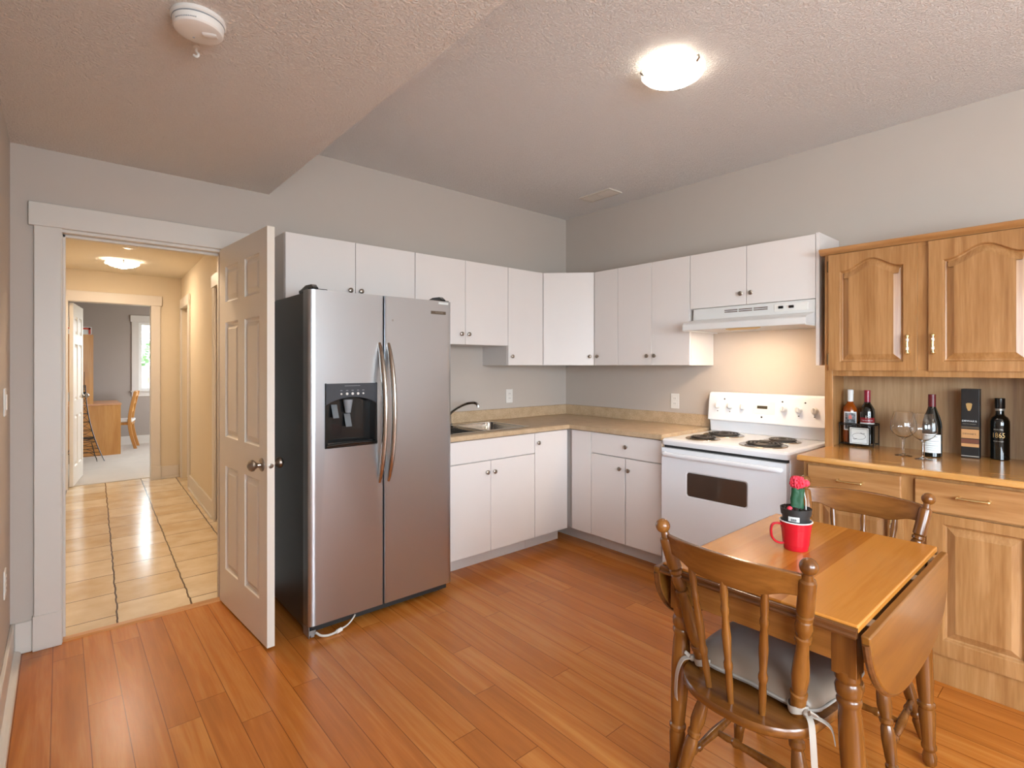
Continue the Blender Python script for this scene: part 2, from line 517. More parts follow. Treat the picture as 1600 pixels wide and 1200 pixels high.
# ------------------------------------------------------------------ mesh building
class MB:
    def __init__(self):
        self.bm = bmesh.new()

    def box(self, x0, x1, y0, y1, z0, z1, mi=0):
        x0, x1 = sorted((x0, x1)); y0, y1 = sorted((y0, y1)); z0, z1 = sorted((z0, z1))
        v = [self.bm.verts.new(p) for p in ((x0, y0, z0), (x1, y0, z0), (x1, y1, z0), (x0, y1, z0),
                                            (x0, y0, z1), (x1, y0, z1), (x1, y1, z1), (x0, y1, z1))]
        for f in ((0, 3, 2, 1), (4, 5, 6, 7), (0, 1, 5, 4), (1, 2, 6, 5), (2, 3, 7, 6), (3, 0, 4, 7)):
            self.bm.faces.new([v[i] for i in f]).material_index = mi
        return self

    def hexa(self, b, t):
        """solid from a bottom quad and a top quad"""
        v = [self.bm.verts.new(p) for p in list(b) + list(t)]
        for f in ((0, 3, 2, 1), (4, 5, 6, 7), (0, 1, 5, 4), (1, 2, 6, 5), (2, 3, 7, 6), (3, 0, 4, 7)):
            self.bm.faces.new([v[i] for i in f])
        return self

    def turn(self, p0, p1, prof, seg=16, mi=0, sx=1.0):
        """lathe about the axis p0->p1, prof = [(t, r)] with t along the axis (0..1)"""
        p0, p1 = Vector(p0), Vector(p1)
        ax = p1 - p0
        q = ax.to_track_quat('Z', 'Y')
        U, V = q @ Vector((1, 0, 0)), q @ Vector((0, 1, 0))
        rings = []
        for t, r in prof:
            c = p0 + ax * t
            if r < 1e-6:
                rings.append([self.bm.verts.new(c)])
            else:
                rings.append([self.bm.verts.new(c + U * (r * sx * math.cos(2 * math.pi * k / seg)) + V * (r * math.sin(2 * math.pi * k / seg))) for k in range(seg)])
        for a, b in zip(rings, rings[1:]):
            for k in range(seg):
                k2 = (k + 1) % seg
                if len(a) == 1 and len(b) == 1:
                    continue
                if len(a) == 1:
                    f = self.bm.faces.new((a[0], b[k], b[k2]))
                    f.normal_flip()
                elif len(b) == 1:
                    f = self.bm.faces.new((a[k], a[k2], b[0]))
                else:
                    f = self.bm.faces.new((a[k], a[k2], b[k2], b[k]))
                f.material_index = mi
        for rg, flip in ((rings[0], True), (rings[-1], False)):
            if len(rg) > 1:
                f = self.bm.faces.new(rg)
                f.material_index = mi
                if flip:
                    f.normal_flip()
        return self

    def cyl(self, p0, p1, r, r1=None, seg=16, mi=0):
        return self.turn(p0, p1, [(0, r), (1, r if r1 is None else r1)], seg, mi)

    def ball(self, c, r, seg=16, n=8, sz=1.0, mi=0):
        c = Vector(c)
        prof = [(i / n, r * math.sin(math.pi * i / n)) for i in range(n + 1)]
        prof = [((1 - math.cos(math.pi * i / n)) / 2, r * math.sin(math.pi * i / n)) for i in range(n + 1)]
        prof[0] = (0, 0); prof[-1] = (1, 0)
        return self.turn(c - Vector((0, 0, r * sz)), c + Vector((0, 0, r * sz)), prof, seg, mi)

    def tube(self, pts, r, seg=8, closed=False, flat=None, mi=0):
        """sweep a circle (or an ellipse flat=(a,b)) along points; r may be a list"""
        pts = [Vector(p) for p in pts]
        n = len(pts)
        rr = r if isinstance(r, (list, tuple)) else [r] * n
        rings = []
        prevU = None
        for i, p in enumerate(pts):
            if closed:
                t = pts[(i + 1) % n] - pts[i - 1]
            else:
                t = pts[min(i + 1, n - 1)] - pts[max(i - 1, 0)]
            t.normalize()
            if prevU is None:
                ref = Vector((0, 0, 1)) if abs(t.z) < 0.9 else Vector((1, 0, 0))
                U = t.cross(ref).normalized()
            else:
                U = (prevU - t * prevU.dot(t)).normalized()
            V = t.cross(U)
            prevU = U
            a, b = (rr[i], rr[i]) if flat is None else (flat[0] * rr[i], flat[1] * rr[i])
            rings.append([self.bm.verts.new(p + U * (a * math.cos(2 * math.pi * k / seg)) + V * (b * math.sin(2 * math.pi * k / seg))) for k in range(seg)])
        m = n if closed else n - 1
        for i in range(m):
            A, B = rings[i], rings[(i + 1) % n]
            for k in range(seg):
                k2 = (k + 1) % seg
                self.bm.faces.new((A[k], A[k2], B[k2], B[k])).material_index = mi
        if not closed:
            self.bm.faces.new(rings[0]).normal_flip()
            self.bm.faces.new(rings[-1])
        return self

    def ribbon(self, pts, w, th, side):
        """flat band along points; side = direction of its width"""
        side = Vector(side).normalized()
        pts = [Vector(p) for p in pts]
        rows = []
        for i, p in enumerate(pts):
            t = (pts[min(i + 1, len(pts) - 1)] - pts[max(i - 1, 0)]).normalized()
            s = (side - t * side.dot(t)).normalized()
            n = t.cross(s)
            rows.append([self.bm.verts.new(p + s * a * w / 2 + n * b * th / 2) for a, b in ((-1, -1), (1, -1), (1, 1), (-1, 1))])
        for A, B in zip(rows, rows[1:]):
            for k in range(4):
                self.bm.faces.new((A[k], A[(k + 1) % 4], B[(k + 1) % 4], B[k]))
        self.bm.faces.new(rows[0]).normal_flip()
        self.bm.faces.new(rows[-1])
        return self

    def prism(self, poly, origin, U, V, depth):
        """polygon in the plane origin+U*u+V*v, thickened by the vector depth"""
        o, U, V, d = Vector(origin), Vector(U), Vector(V), Vector(depth)
        a = [self.bm.verts.new(o + U * p[0] + V * p[1]) for p in poly]
        b = [self.bm.verts.new(o + U * p[0] + V * p[1] + d) for p in poly]
        n = len(poly)
        fa = self.bm.faces.new(a)
        fb = self.bm.faces.new(b)
        fb.normal_flip()
        for i in range(n):
            j = (i + 1) % n
            self.bm.faces.new((a[j], a[i], b[i], b[j]))
        return self

    def loft(self, loops, cap=True):
        rings = [[self.bm.verts.new(p) for p in lp] for lp in loops]
        n = len(rings[0])
        for A, B in zip(rings, rings[1:]):
            for k in range(n):
                self.bm.faces.new((A[k], A[(k + 1) % n], B[(k + 1) % n], B[k]))
        if cap:
            self.bm.faces.new(rings[0]).normal_flip()
            self.bm.faces.new(rings[-1])
        return self

    def panelled(self, O, U, V, N, w, h, holes, prof, back):
        """slab w x h with moulded panels. holes: 2-D loops (ccw); prof: [(inset, depth)];
        back = thickness (front face sits at O, N points out)"""
        O, U, V, N = Vector(O), Vector(U), Vector(V), Vector(N)

        def P(p, d):
            return O + U * p[0] + V * p[1] + N * d
        bm2 = bmesh.new()
        outer = [(0, 0), (w, 0), (w, h), (0, h)]
        ov = [bm2.verts.new(P(p, 0)) for p in outer]
        edges = [bm2.edges.new((ov[i], ov[(i + 1) % 4])) for i in range(4)]
        hv = []
        for hl in holes:
            vs_ = [bm2.verts.new(P(p, 0)) for p in hl]
            hv.append(vs_)
            edges += [bm2.edges.new((vs_[i], vs_[(i + 1) % len(vs_)])) for i in range(len(vs_))]
        bmesh.ops.triangle_fill(bm2, use_beauty=True, use_dissolve=False, edges=edges, normal=N)
        # drop anything that was filled inside a hole
        for f in list(bm2.faces):
            c = f.calc_center_median() - O
            cu, cv = c.dot(U), c.dot(V)
            for hl in holes:
                ins = False
                for i in range(len(hl)):
                    x1, y1 = hl[i]; x2, y2 = hl[(i + 1) % len(hl)]
                    if (y1 > cv) != (y2 > cv) and cu < (x2 - x1) * (cv - y1) / (y2 - y1) + x1:
                        ins = not ins
                if ins:
                    bm2.faces.remove(f)
                    break
        for hl, vs_ in zip(holes, hv):
            prev = vs_
            for ins, d in prof:
                lp = inset(hl, ins)
                cur = [bm2.verts.new(P(p, d)) for p in lp]
                for i in range(len(lp)):
                    j = (i + 1) % len(lp)
                    bm2.faces.new((prev[i], prev[j], cur[j], cur[i]))
                prev = cur
            bm2.faces.new(prev)
        bv = [bm2.verts.new(P(p, -back)) for p in outer]
        for i in range(4):
            j = (i + 1) % 4
            bm2.faces.new((ov[j], ov[i], bv[i], bv[j]))
        bm2.faces.new(bv)
        bmesh.ops.recalc_face_normals(bm2, faces=bm2.faces)
        me = bpy.data.meshes.new('tmp')
        bm2.to_mesh(me)
        bm2.free()
        self.bm.from_mesh(me)
        bpy.data.meshes.remove(me)
        return self

    def build(self, name, mat, parent=None, bevel=0.0, bseg=2, smooth=35, label=None, recalc=True, world=True, subsurf=0, wn=False):
        bm = self.bm
        if recalc:
            bmesh.ops.recalc_face_normals(bm, faces=bm.faces)
        if parent is not None and world:
            bm.transform(MATS[parent.name].inverted())
        if smooth:
            lim = math.radians(smooth)
            for f in bm.faces:
                f.smooth = True
            for e in bm.edges:
                if len(e.link_faces) == 2:
                    e.smooth = e.calc_face_angle(0) < lim
        me = bpy.data.meshes.new(name)
        bm.to_mesh(me)
        bm.free()
        mats = mat if isinstance(mat, (list, tuple)) else [mat]
        for m in mats:
            me.materials.append(m)
        o = bpy.data.objects.new(name, me)
        COL.objects.link(o)
        if parent is not None:
            o.parent = parent
        MATS[o.name] = MATS[parent.name].copy() if parent is not None else Matrix.Identity(4)
        if bevel:
            b = o.modifiers.new('bevel', 'BEVEL')
            b.width = bevel
            b.segments = bseg
            b.limit_method = 'ANGLE'
            b.angle_limit = math.radians(40)
        if wn or bevel:
            k = o.modifiers.new('weighted', 'WEIGHTED_NORMAL')
            k.keep_sharp = True
        if subsurf:
            s = o.modifiers.new('smooth', 'SUBSURF')
            s.levels = s.render_levels = subsurf
        if label:
            o['label'] = label
        return o


MATS = {}


def inset(poly, d):
    """move every vertex of a ccw polygon inwards by d"""
    n = len(poly)
    out = []
    for i in range(n):
        p0, p1, p2 = Vector(poly[i - 1]), Vector(poly[i]), Vector(poly[(i + 1) % n])
        a, b = (p1 - p0).normalized(), (p2 - p1).normalized()
        na, nb = Vector((-a.y, a.x)), Vector((-b.y, b.x))
        m = (na + nb)
        m = m / max(0.2, (1 + na.dot(nb)))
        q = p1 + m * d
        out.append((q.x, q.y))
    return out


def rect(x0, x1, y0, y1):
    return [(x0, y0), (x1, y0), (x1, y1), (x0, y1)]


def thing(name, label, cat, loc=(0, 0, 0), rz=0.0, group=None):
    o = bpy.data.objects.new(name, None)
    o.empty_display_size = 0.1
    COL.objects.link(o)
    o.location = loc
    o.rotation_euler = (0, 0, rz)
    tag(o, label, cat, group)
    MATS[o.name] = Matrix.Translation(loc) @ Matrix.Rotation(rz, 4, 'Z')
    return o


def tag(o, label, cat, group=None, kind=None):
    o['label'] = label
    o['category'] = cat
    if group:
        o['group'] = group
    if kind:
        o['kind'] = kind
    return o


def struct(o):
    o['kind'] = 'structure'
    return o


def dup(root, loc, rz, label, group=None):
    """a copy of a thing with copies of its parts and sub-parts"""
    r = root.copy()
    COL.objects.link(r)
    r.location = loc
    r.rotation_euler = (0, 0, rz)
    r['label'] = label
    if group:
        r['group'] = group
    MATS[r.name] = Matrix.Translation(loc) @ Matrix.Rotation(rz, 4, 'Z')

    def rec(src, dst):
        for ch in list(src.children):
            c = ch.copy()
            COL.objects.link(c)
            c.parent = dst
            rec(ch, c)
    rec(root, r)
    return r


def text(name, s, size, O, U, V, mat, parent, align='CENTER', sx=1.0, curve=None):
    """raised lettering; curve=(centre_x, centre_y, r) wraps it on an upright cylinder"""
    cu = bpy.data.curves.new(name, 'FONT')
    cu.body = s
    cu.size = size
    cu.align_x = align
    cu.align_y = 'CENTER'
    cu.extrude = 0.0002
    cu.resolution_u = 2
    to = bpy.data.objects.new('tmp_text', cu)
    COL.objects.link(to)
    dg = bpy.context.evaluated_depsgraph_get()
    me = bpy.data.meshes.new_from_object(to.evaluated_get(dg))
    bpy.data.objects.remove(to)
    bpy.data.curves.remove(cu)
    O, U, V = Vector(O), Vector(U).normalized(), Vector(V).normalized()
    N = U.cross(V)
    inv = MATS[parent.name].inverted()
    for v in me.vertices:
        p = O + U * v.co.x * sx + V * v.co.y + N * v.co.z
        if curve:
            cx, cy, r, a0 = curve
            a = a0 + v.co.x * sx / r
            rr = r + v.co.z
            p = Vector((cx + rr * math.cos(a), cy + rr * math.sin(a), O.z + v.co.y))
        v.co = inv @ p
    me.name = name
    me.materials.append(mat)
    o = bpy.data.objects.new(name, me)
    COL.objects.link(o)
    o.parent = parent
    MATS[o.name] = MATS[parent.name].copy()
    return o


def smooth_loop(pts, sub=6):
    """closed Catmull-Rom through 2-D points"""
    n = len(pts)
    out = []
    for i in range(n):
        p0, p1, p2, p3 = pts[i - 1], pts[i], pts[(i + 1) % n], pts[(i + 2) % n]
        for k in range(sub):
            t = k / sub
            out.append(tuple(0.5 * (2 * p1[j] + (-p0[j] + p2[j]) * t + (2 * p0[j] - 5 * p1[j] + 4 * p2[j] - p3[j]) * t * t + (-p0[j] + 3 * p1[j] - 3 * p2[j] + p3[j]) * t ** 3) for j in range(len(p1))))
    return out


def spline(pts, sub=6):
    out = []
    n = len(pts)
    for i in range(n - 1):
        p0, p1, p2, p3 = pts[max(i - 1, 0)], pts[i], pts[i + 1], pts[min(i + 2, n - 1)]
        for k in range(sub):
            t = k / sub
            out.append(tuple(0.5 * (2 * p1[j] + (-p0[j] + p2[j]) * t + (2 * p0[j] - 5 * p1[j] + 4 * p2[j] - p3[j]) * t * t + (-p0[j] + 3 * p1[j] - 3 * p2[j] + p3[j]) * t ** 3) for j in range(len(p1))))
    out.append(tuple(pts[-1]))
    return out


# ================================================================== THE ROOM
ZC, ZS = 2.745, 2.42          # ceiling, bulkhead
XL, YR = -3.80, -6.10         # left wall, rear wall
T = 0.12


def hx(xl, y):                # the hallway runs a couple of degrees off the kitchen
    return xl + 0.039 * (y - 0.06)


struct(MB().box(XL - T, T, YR - T, 0.045, -0.12, 0.0).build('floor', M_FLOOR))
# back wall with the doorway to the hall
mb = MB()
mb.box(XL - T, -3.632, 0, T, -0.12, ZC + 0.15)
mb.box(-3.632, -2.885, 0, T, 2.045, ZC + 0.15)
mb.box(-2.885, T, 0, T, -0.12, ZC + 0.15)
struct(mb.build('wall_back', M_WALL, smooth=0))
struct(MB().box(0, T, YR - T, 0, -0.12, ZC + 0.15).build('wall_right', M_WALL, smooth=0))
mb = MB().box(XL - T, XL, -4.0, 0, -0.12, ZC + 0.15).box(XL - T, XL, YR - T, -5.8, -0.12, ZC + 0.15)
mb.box(XL - T, XL, -5.8, -4.0, -0.12, 0.88).box(XL - T, XL, -5.8, -4.0, 2.12, ZC + 0.15)
struct(mb.build('wall_left', M_WALL, smooth=0))
mb = MB()
mb.box(XL - T, -3.55, YR - T, YR, -0.12, ZC + 0.15)
mb.box(-2.1, T, YR - T, YR, -0.12, ZC + 0.15)
mb.box(-3.55, -2.1, YR - T, YR, 2.12, ZC + 0.15).box(-3.55, -2.1, YR - T, YR, -0.12, 0.88)
struct(mb.build('wall_rear', M_WALL, smooth=0))
struct(MB().box(XL, 0, YR, 0, ZC, ZC + 0.15).build('ceiling', M_CEIL, smooth=0))
mb = MB().box(XL, -2.651, YR, 0, ZS, ZC)
struct(mb.build('ceiling_bulkhead', M_CEILS, smooth=0))

# windows behind the camera
mb = MB()
for x0, x1, z0, z1 in ((-3.55, -3.49, 0.88, 2.12), (-2.16, -2.1, 0.88, 2.12), (-3.49, -2.16, 2.06, 2.12), (-3.49, -2.16, 0.88, 0.94), (-2.85, -2.79, 0.94, 2.06)):
    mb.box(x0, x1, YR - 0.1, YR - 0.02, z0, z1)
struct(mb.build('window_2', M_TRIM))
mb = MB()
for y0, y1, z0, z1 in ((-5.8, -5.74, 0.88, 2.12), (-4.06, -4.0, 0.88, 2.12), (-5.74, -4.06, 2.06, 2.12), (-5.74, -4.06, 0.88, 0.94), (-4.93, -4.87, 0.94, 2.06)):
    mb.box(XL - 0.10, XL - 0.02, y0, y1, z0, z1)
struct(mb.build('window_3', M_TRIM))

# baseboards of the kitchen
mb = MB()
mb.box(XL, XL + 0.014, YR, 0, 0, 0.15)
mb.prism([(0, 0), (0.028, 0), (0.026, 0.012), (0.014, 0.022), (0, 0.024)], (XL + 0.012, YR, 0), (1, 0, 0), (0, 0, 1), (0, -YR - 0.015, 0))
struct(mb.build('baseboard_left', M_TRIM, bevel=0.003))
struct(MB().box(XL + 0.014, -3.722, -0.014, 0, 0, 0.15).build('baseboard_back', M_TRIM, bevel=0.006))
struct(MB().box(-0.014, 0, YR, -3.3, 0, 0.13).build('baseboard_right', M_TRIM, bevel=0.003))

# casing of the kitchen door
mb = MB()
mb.box(-3.717, -3.616, -0.02, 0, 0.165, 2.044)
mb.box(-3.722, -3.614, -0.026, 0, 0, 0.168)
mb.box(-3.736, -2.765, -0.026, 0, 2.042, 2.155)
mb.box(-2.885, -2.785, -0.02, 0, 0.165, 2.044)
mb.box(-2.890, -2.780, -0.026, 0, 0, 0.168)
struct(mb.build('trim_1', M_TRIM, bevel=0.003))
mb = MB()
mb.box(-3.632, -3.612, -0.002, T + 0.002, 0, 2.027)
mb.box(-2.905, -2.885, -0.002, T + 0.002, 0, 2.027)
mb.box(-3.632, -2.885, -0.002, T + 0.002, 2.027, 2.045)
mb.box(-3.612, -3.600, 0.045, 0.08, 0, 2.027)
mb.box(-2.917, -2.905, 0.045, 0.08, 0, 2.027)
mb.box(-3.612, -2.905, 0.045, 0.08, 2.013, 2.027)
struct(mb.build('trim_2', M_TRIM, bevel=0.002))
struct(MB().box(-3.617, -3.6108, 0.004, 0.03, 0.86, 0.93).build('trim_3', M_NICKEL))
struct(MB().prism([(0, 0), (0.055, 0), (0.045, 0.009), (0.010, 0.009)], (-3.611, 0.0, 0.0), (0, 1, 0), (0, 0, 1), (0.705, 0, 0))
       .build('trim_4', wood('threshold_wood', '#a9703c', '#bd8450', '#cc9562', 'x')))

# ------------------------------------------------------------------ hallway
mb = MB()
YH0, YH1 = 0.045, 4.30
mb.hexa([(-3.95, YH0, -0.12), (-2.5, YH0, -0.12), (hx(-2.5, YH1), YH1, -0.12), (-3.95, YH1, -0.12)],
        [(-3.95, YH0, 0.0), (-2.5, YH0, 0.0), (hx(-2.5, YH1), YH1, 0.0), (-3.95, YH1, 0.0)])
struct(mb.build('floor_hall', M_TILE, smooth=0))
HXR, HXL, YF, HZ = -2.652, -3.85, 4.14, 2.44


def hbox(mb, a, b, y0, y1, z0, z1):
    mb.hexa([(hx(a, y0), y0, z0), (hx(b, y0), y0, z0), (hx(b, y1), y1, z0), (hx(a, y1), y1, z0)],
            [(hx(a, y0), y0, z1), (hx(b, y0), y0, z1), (hx(b, y1), y1, z1), (hx(a, y1), y1, z1)])
    return mb


mb = MB()
hbox(mb, HXR, HXR + T, 1.85, 3.42, 0, HZ)
hbox(mb, HXR, HXR + T, T, 0.95, 0, HZ)
hbox(mb, HXR, HXR + T, 0.95, 1.85, 2.06, HZ)
hbox(mb, HXR, HXR + T, 3.42, YF, 2.06, HZ)
hbox(mb, HXR, HXR + T, 4.03, YF + 0.12, 0, 2.06)
hbox(mb, HXR + T + 0.02, HXR + T + 0.06, 0.2, YF, 0, HZ)
struct(mb.build('wall_hall_right', M_WALLH, smooth=0))
mb = hbox(MB(), HXL - T, HXL, T, YF, 0, HZ)
struct(mb.build('wall_hall_left', M_WALLH, smooth=0))
# far wall of the hall with the bedroom doorway
mb = MB()
DX0, DX1, DZ = -3.555, -2.800, 2.083
mb.box(-4.0, DX0 - 0.02, YF, YF + 0.12, 0, HZ)
mb.box(DX1 + 0.02, -2.45, YF, YF + 0.12, 0, HZ)
mb.box(DX0 - 0.02, DX1 + 0.02, YF, YF + 0.12, DZ + 0.02, HZ)
struct(mb.build('wall_hall_far', M_WALLH, smooth=0))
struct(MB().box(-4.1, -2.2, T, YF + 0.12, HZ, HZ + 0.1).build('ceiling_hall', ceiling_mat('hall_ceiling', '#e4dac8', 0.3), smooth=0))
# casing of the bedroom door
mb = MB()
mb.box(DX0 - 0.09, DX0, YF - 0.018, YF, 0.16, DZ)
mb.box(DX0 - 0.095, DX0 + 0.002, YF - 0.024, YF, 0, 0.165)
mb.box(DX1, DX1 + 0.092, YF - 0.018, YF, 0.16, DZ)
mb.box(DX1 - 0.002, DX1 + 0.097, YF - 0.024, YF, 0, 0.165)
mb.box(DX0 - 0.105, DX1 + 0.108, YF - 0.024, YF, DZ, DZ + 0.118)
mb.box(DX0 - 0.02, DX0, YF, YF + 0.12, 0, DZ + 0.02)
mb.box(DX1, DX1 + 0.02, YF, YF + 0.12, 0, DZ + 0.02)
mb.box(DX0, DX1, YF, YF + 0.12, DZ, DZ + 0.02)
struct(mb.build('trim_5', M_TRIM, bevel=0.002))
# casing of the two side doorways of the hall
mb = MB()
hbox(mb, HXR - 0.018, HXR, 3.33, 3.42, 0.0, 2.06)
hbox(mb, HXR - 0.024, HXR, 3.31, 4.06, 2.055, 2.165)
hbox(mb, HXR - 0.018, HXR, 4.03, 4.10, 0.0, 2.06)
hbox(mb, HXR, HXR + T, 3.42, 3.435, 0, 2.06)
struct(mb.build('trim_6', M_TRIM, bevel=0.002))
mb = MB()
hbox(mb, HXR - 0.018, HXR, 1.765, 1.86, 0.0, 2.06)
hbox(mb, HXR - 0.024, HXR, 0.85, 1.875, 2.055, 2.165)
hbox(mb, HXR - 0.018, HXR, 0.90, 0.96, 0.0, 2.06)
hbox(mb, HXR, HXR + T, 1.825, 1.85, 0, 2.06)
struct(mb.build('trim_7', M_TRIM, bevel=0.002))
struct(hbox(MB(), HXR + 0.05, HXR + 0.088, 3.435, 4.03, 0.008, 2.055).build('door_3', M_TRIM))
struct(hbox(MB(), HXR + 0.05, HXR + 0.088, 0.95, 1.825, 0.008, 2.055).build('door_4', M_TRIM))
mb = MB()
hbox(mb, HXR - 0.014, HXR, 1.86, 3.33, 0.0, 0.15)
hbox(mb, HXR - 0.026, HXR - 0.014, 1.86, 3.33, 0.0, 0.02)
hbox(mb, HXR - 0.014, HXR, T, 0.90, 0.0, 0.15)
struct(mb.build('baseboard_hall_right', M_TRIM, bevel=0.003))
struct(MB().box(DX1 + 0.097, -2.515, YF - 0.014, YF, 0, 0.15).box(DX1 + 0.097, -2.515, YF - 0.026, YF - 0.014, 0, 0.02).build('baseboard_hall_far', M_TRIM, bevel=0.003))

# ------------------------------------------------------------------ bedroom beyond the hall
BY1, BX0, BX1 = 7.75, -3.95, -0.9
struct(MB().box(BX0, BX1, 4.30, BY1, -0.12, 0.006).build('floor_bedroom', M_CARPET, smooth=0))
struct(MB().box(BX0 - T, BX0, 4.26, BY1, 0, HZ).build('wall_bedroom_left', M_WALLG, smooth=0))
struct(MB().box(BX1, BX1 + T, 4.26, 5.3, 0, HZ).box(BX1, BX1 + T, 6.9, BY1, 0, HZ).box(BX1, BX1 + T, 5.3, 6.9, 0, 0.9).box(BX1, BX1 + T, 5.3, 6.9, 2.1, HZ).build('wall_bedroom_right', M_WALLG, smooth=0))
mb = MB()
for y0, y1, z0, z1 in ((5.3, 5.37, 0.9, 2.1), (6.83, 6.9, 0.9, 2.1), (5.37, 6.83, 0.9, 0.96), (5.37, 6.83, 2.04, 2.1)):
    mb.box(BX1 + 0.02, BX1 + 0.1, y0, y1, z0, z1)
struct(mb.build('added_window', M_TRIM))  # window out of view, added to go with the bedroom fill light
struct(MB().box(-2.45, BX1 + T, 4.14, 4.26, 0, HZ).build('wall_bedroom_near', M_WALLG, smooth=0))
WX0, WX1, WZ0, WZ1 = -2.585, -1.70, 0.93, 2.125
mb = MB()
mb.box(BX0 - T, WX0, BY1, BY1 + T, 0, HZ)
mb.box(WX1, BX1 + T, BY1, BY1 + T, 0, HZ)
mb.box(WX0, WX1, BY1, BY1 + T, 0, WZ0)
mb.box(WX0, WX1, BY1, BY1 + T, WZ1, HZ)
struct(mb.build('wall_bedroom_far', M_WALLG, smooth=0))
struct(MB().box(BX0 - T, BX1 + T, YF + 0.12, BY1 + T, HZ, HZ + 0.1).build('ceiling_bedroom', M_CEIL, smooth=0))
struct(MB().box(BX0, BX1, BY1 - 0.014, BY1, 0, 0.15).build('baseboard_bedroom', M_TRIM, bevel=0.003))
mb = MB()
mb.box(WX0 - 0.10, WX0, BY1 - 0.018, BY1, WZ0, WZ1)
mb.box(WX1, WX1 + 0.10, BY1 - 0.018, BY1, WZ0, WZ1)
mb.box(WX0 - 0.12, WX1 + 0.12, BY1 - 0.024, BY1, WZ1, WZ1 + 0.115)
mb.box(WX0 - 0.12, WX1 + 0.12, BY1 - 0.05, BY1 + 0.02, WZ0 - 0.02, WZ0)
mb.box(WX0 - 0.10, WX1 + 0.10, BY1 - 0.018, BY1, WZ0 - 0.10, WZ0 - 0.02)
struct(mb.build('trim_8', M_TRIM, bevel=0.002))
w1 = MB()
w1.box(WX0, WX0 + 0.045, BY1 + 0.03, BY1 + 0.09, WZ0, WZ1).box(WX1 - 0.045, WX1, BY1 + 0.03, BY1 + 0.09, WZ0, WZ1)
w1.box(WX0 + 0.045, WX1 - 0.045, BY1 + 0.03, BY1 + 0.09, WZ0, WZ0 + 0.045).box(WX0 + 0.045, WX1 - 0.045, BY1 + 0.03, BY1 + 0.09, WZ1 - 0.045, WZ1)
w1 = struct(w1.build('window_1', M_PLASTW))
MB().box(WX0 + 0.045, WX1 - 0.045, BY1 + 0.058, BY1 + 0.062, WZ0 + 0.045, WZ1 - 0.045).build('window_pane', M_PANE, w1)
# what stands outside the bedroom window
struct(MB().box(-8, 4, 8.0, 16, -0.35, -0.25).build('ground', M_GRASS))
mb = MB()
for i in range(22):
    mb.box(-4.4 + i * 0.21, -4.4 + i * 0.21 + 0.19, 11.0, 11.03, -0.25, 1.35)
mb.box(-4.4, 0.3, 11.03, 11.07, 0.0, 0.1).box(-4.4, 0.3, 11.03, 11.07, 1.0, 1.1)
tag(mb.build('garden_fence', M_FENCE), 'pale wooden board fence seen outside the bedroom window', 'fence')
mb = MB()
for i in range(420):
    a, b_ = random.uniform(0, 6.283), random.uniform(-1, 1)
    r = random.uniform(0.55, 1.0)
    c = Vector((-2.2 + 0.75 * r * math.cos(a) * math.sqrt(1 - b_ * b_), 12.2 + 0.6 * r * math.sin(a) * math.sqrt(1 - b_ * b_), 1.25 + 0.85 * b_ * r))
    n = Vector((random.gauss(0, 1), random.gauss(0, 1), random.gauss(0, 1))).normalized()
    u = n.orthogonal().normalized() * 0.075
    v = n.cross(u).normalized() * 0.05
    q = [mb.bm.verts.new(c + d) for d in (u, v + n * 0.01, -u, -v + n * 0.01)]
    mb.bm.faces.new(q)
mb.cyl((-2.2, 12.2, -0.3), (-2.2, 12.2, 1.2), 0.05)
tag(mb.build('garden_shrub', M_LEAFG, recalc=False), 'leafy green shrub behind the garden fence outside the bedroom window', 'shrub')
mb = MB()
for i in range(16):
    mb.box(-6, 3, 14.9 - 0.012, 15.0, -0.3 + i * 0.22, -0.3 + i * 0.22 + 0.205)
tag(mb.build('neighbour_wall', M_SIDING), 'pale grey siding of the house behind the garden shrub', 'building')


# ------------------------------------------------------------------ six-panel doors
def six_panel(mb, hinge, direction, face_n, w, h, th, z0):
    """leaf from the hinge along direction; panels on both faces"""
    d, n = Vector(direction), Vector(face_n)
    pw = (w - 3 * 0.105) / 2
    xs = [(0.105, 0.105 + pw), (0.21 + pw, 0.21 + 2 * pw)]
    zs = [(0.205, 0.79), (0.955, 1.60), (1.715, 1.915)]
    prof = [(0.003, -0.006), (0.010, -0.012), (0.018, -0.013), (0.040, -0.003), (0.043, -0.003)]
    H = Vector(hinge)
    holes = [rect(a, b, c, e) for a, b in xs for c, e in zs]
    Z = Vector((0, 0, 1))
    O = H + Z * z0
    # orientation must be right-handed: U x V = N
    if d.cross(Z).dot(n) > 0:
        mb.panelled(O, d, Z, n, w, h, holes, prof, th / 2)
        mb.panelled(O + d * w - n * th, -d, Z, -n, w, h, holes, prof, th / 2)
    else:
        mb.panelled(O + d * w, -d, Z, n, w, h, holes, prof, th / 2)
        mb.panelled(O - n * th, d, Z, -n, w, h, holes, prof, th / 2)
    return mb


def door_knob(parent, p, n, mat=M_NICKEL):
    n = Vector(n)
    mb = MB()
    mb.turn(p, Vector(p) + n * 0.068, [(0, 0.033), (0.06, 0.033), (0.12, 0.027), (0.16, 0.014), (0.36, 0.012), (0.44, 0.018), (0.58, 0.027), (0.74, 0.028), (0.88, 0.021), (0.95, 0.012), (1.0, 0.006), (1.0, 0.0)], 24)
    return mb.build('door_knob', mat, parent)


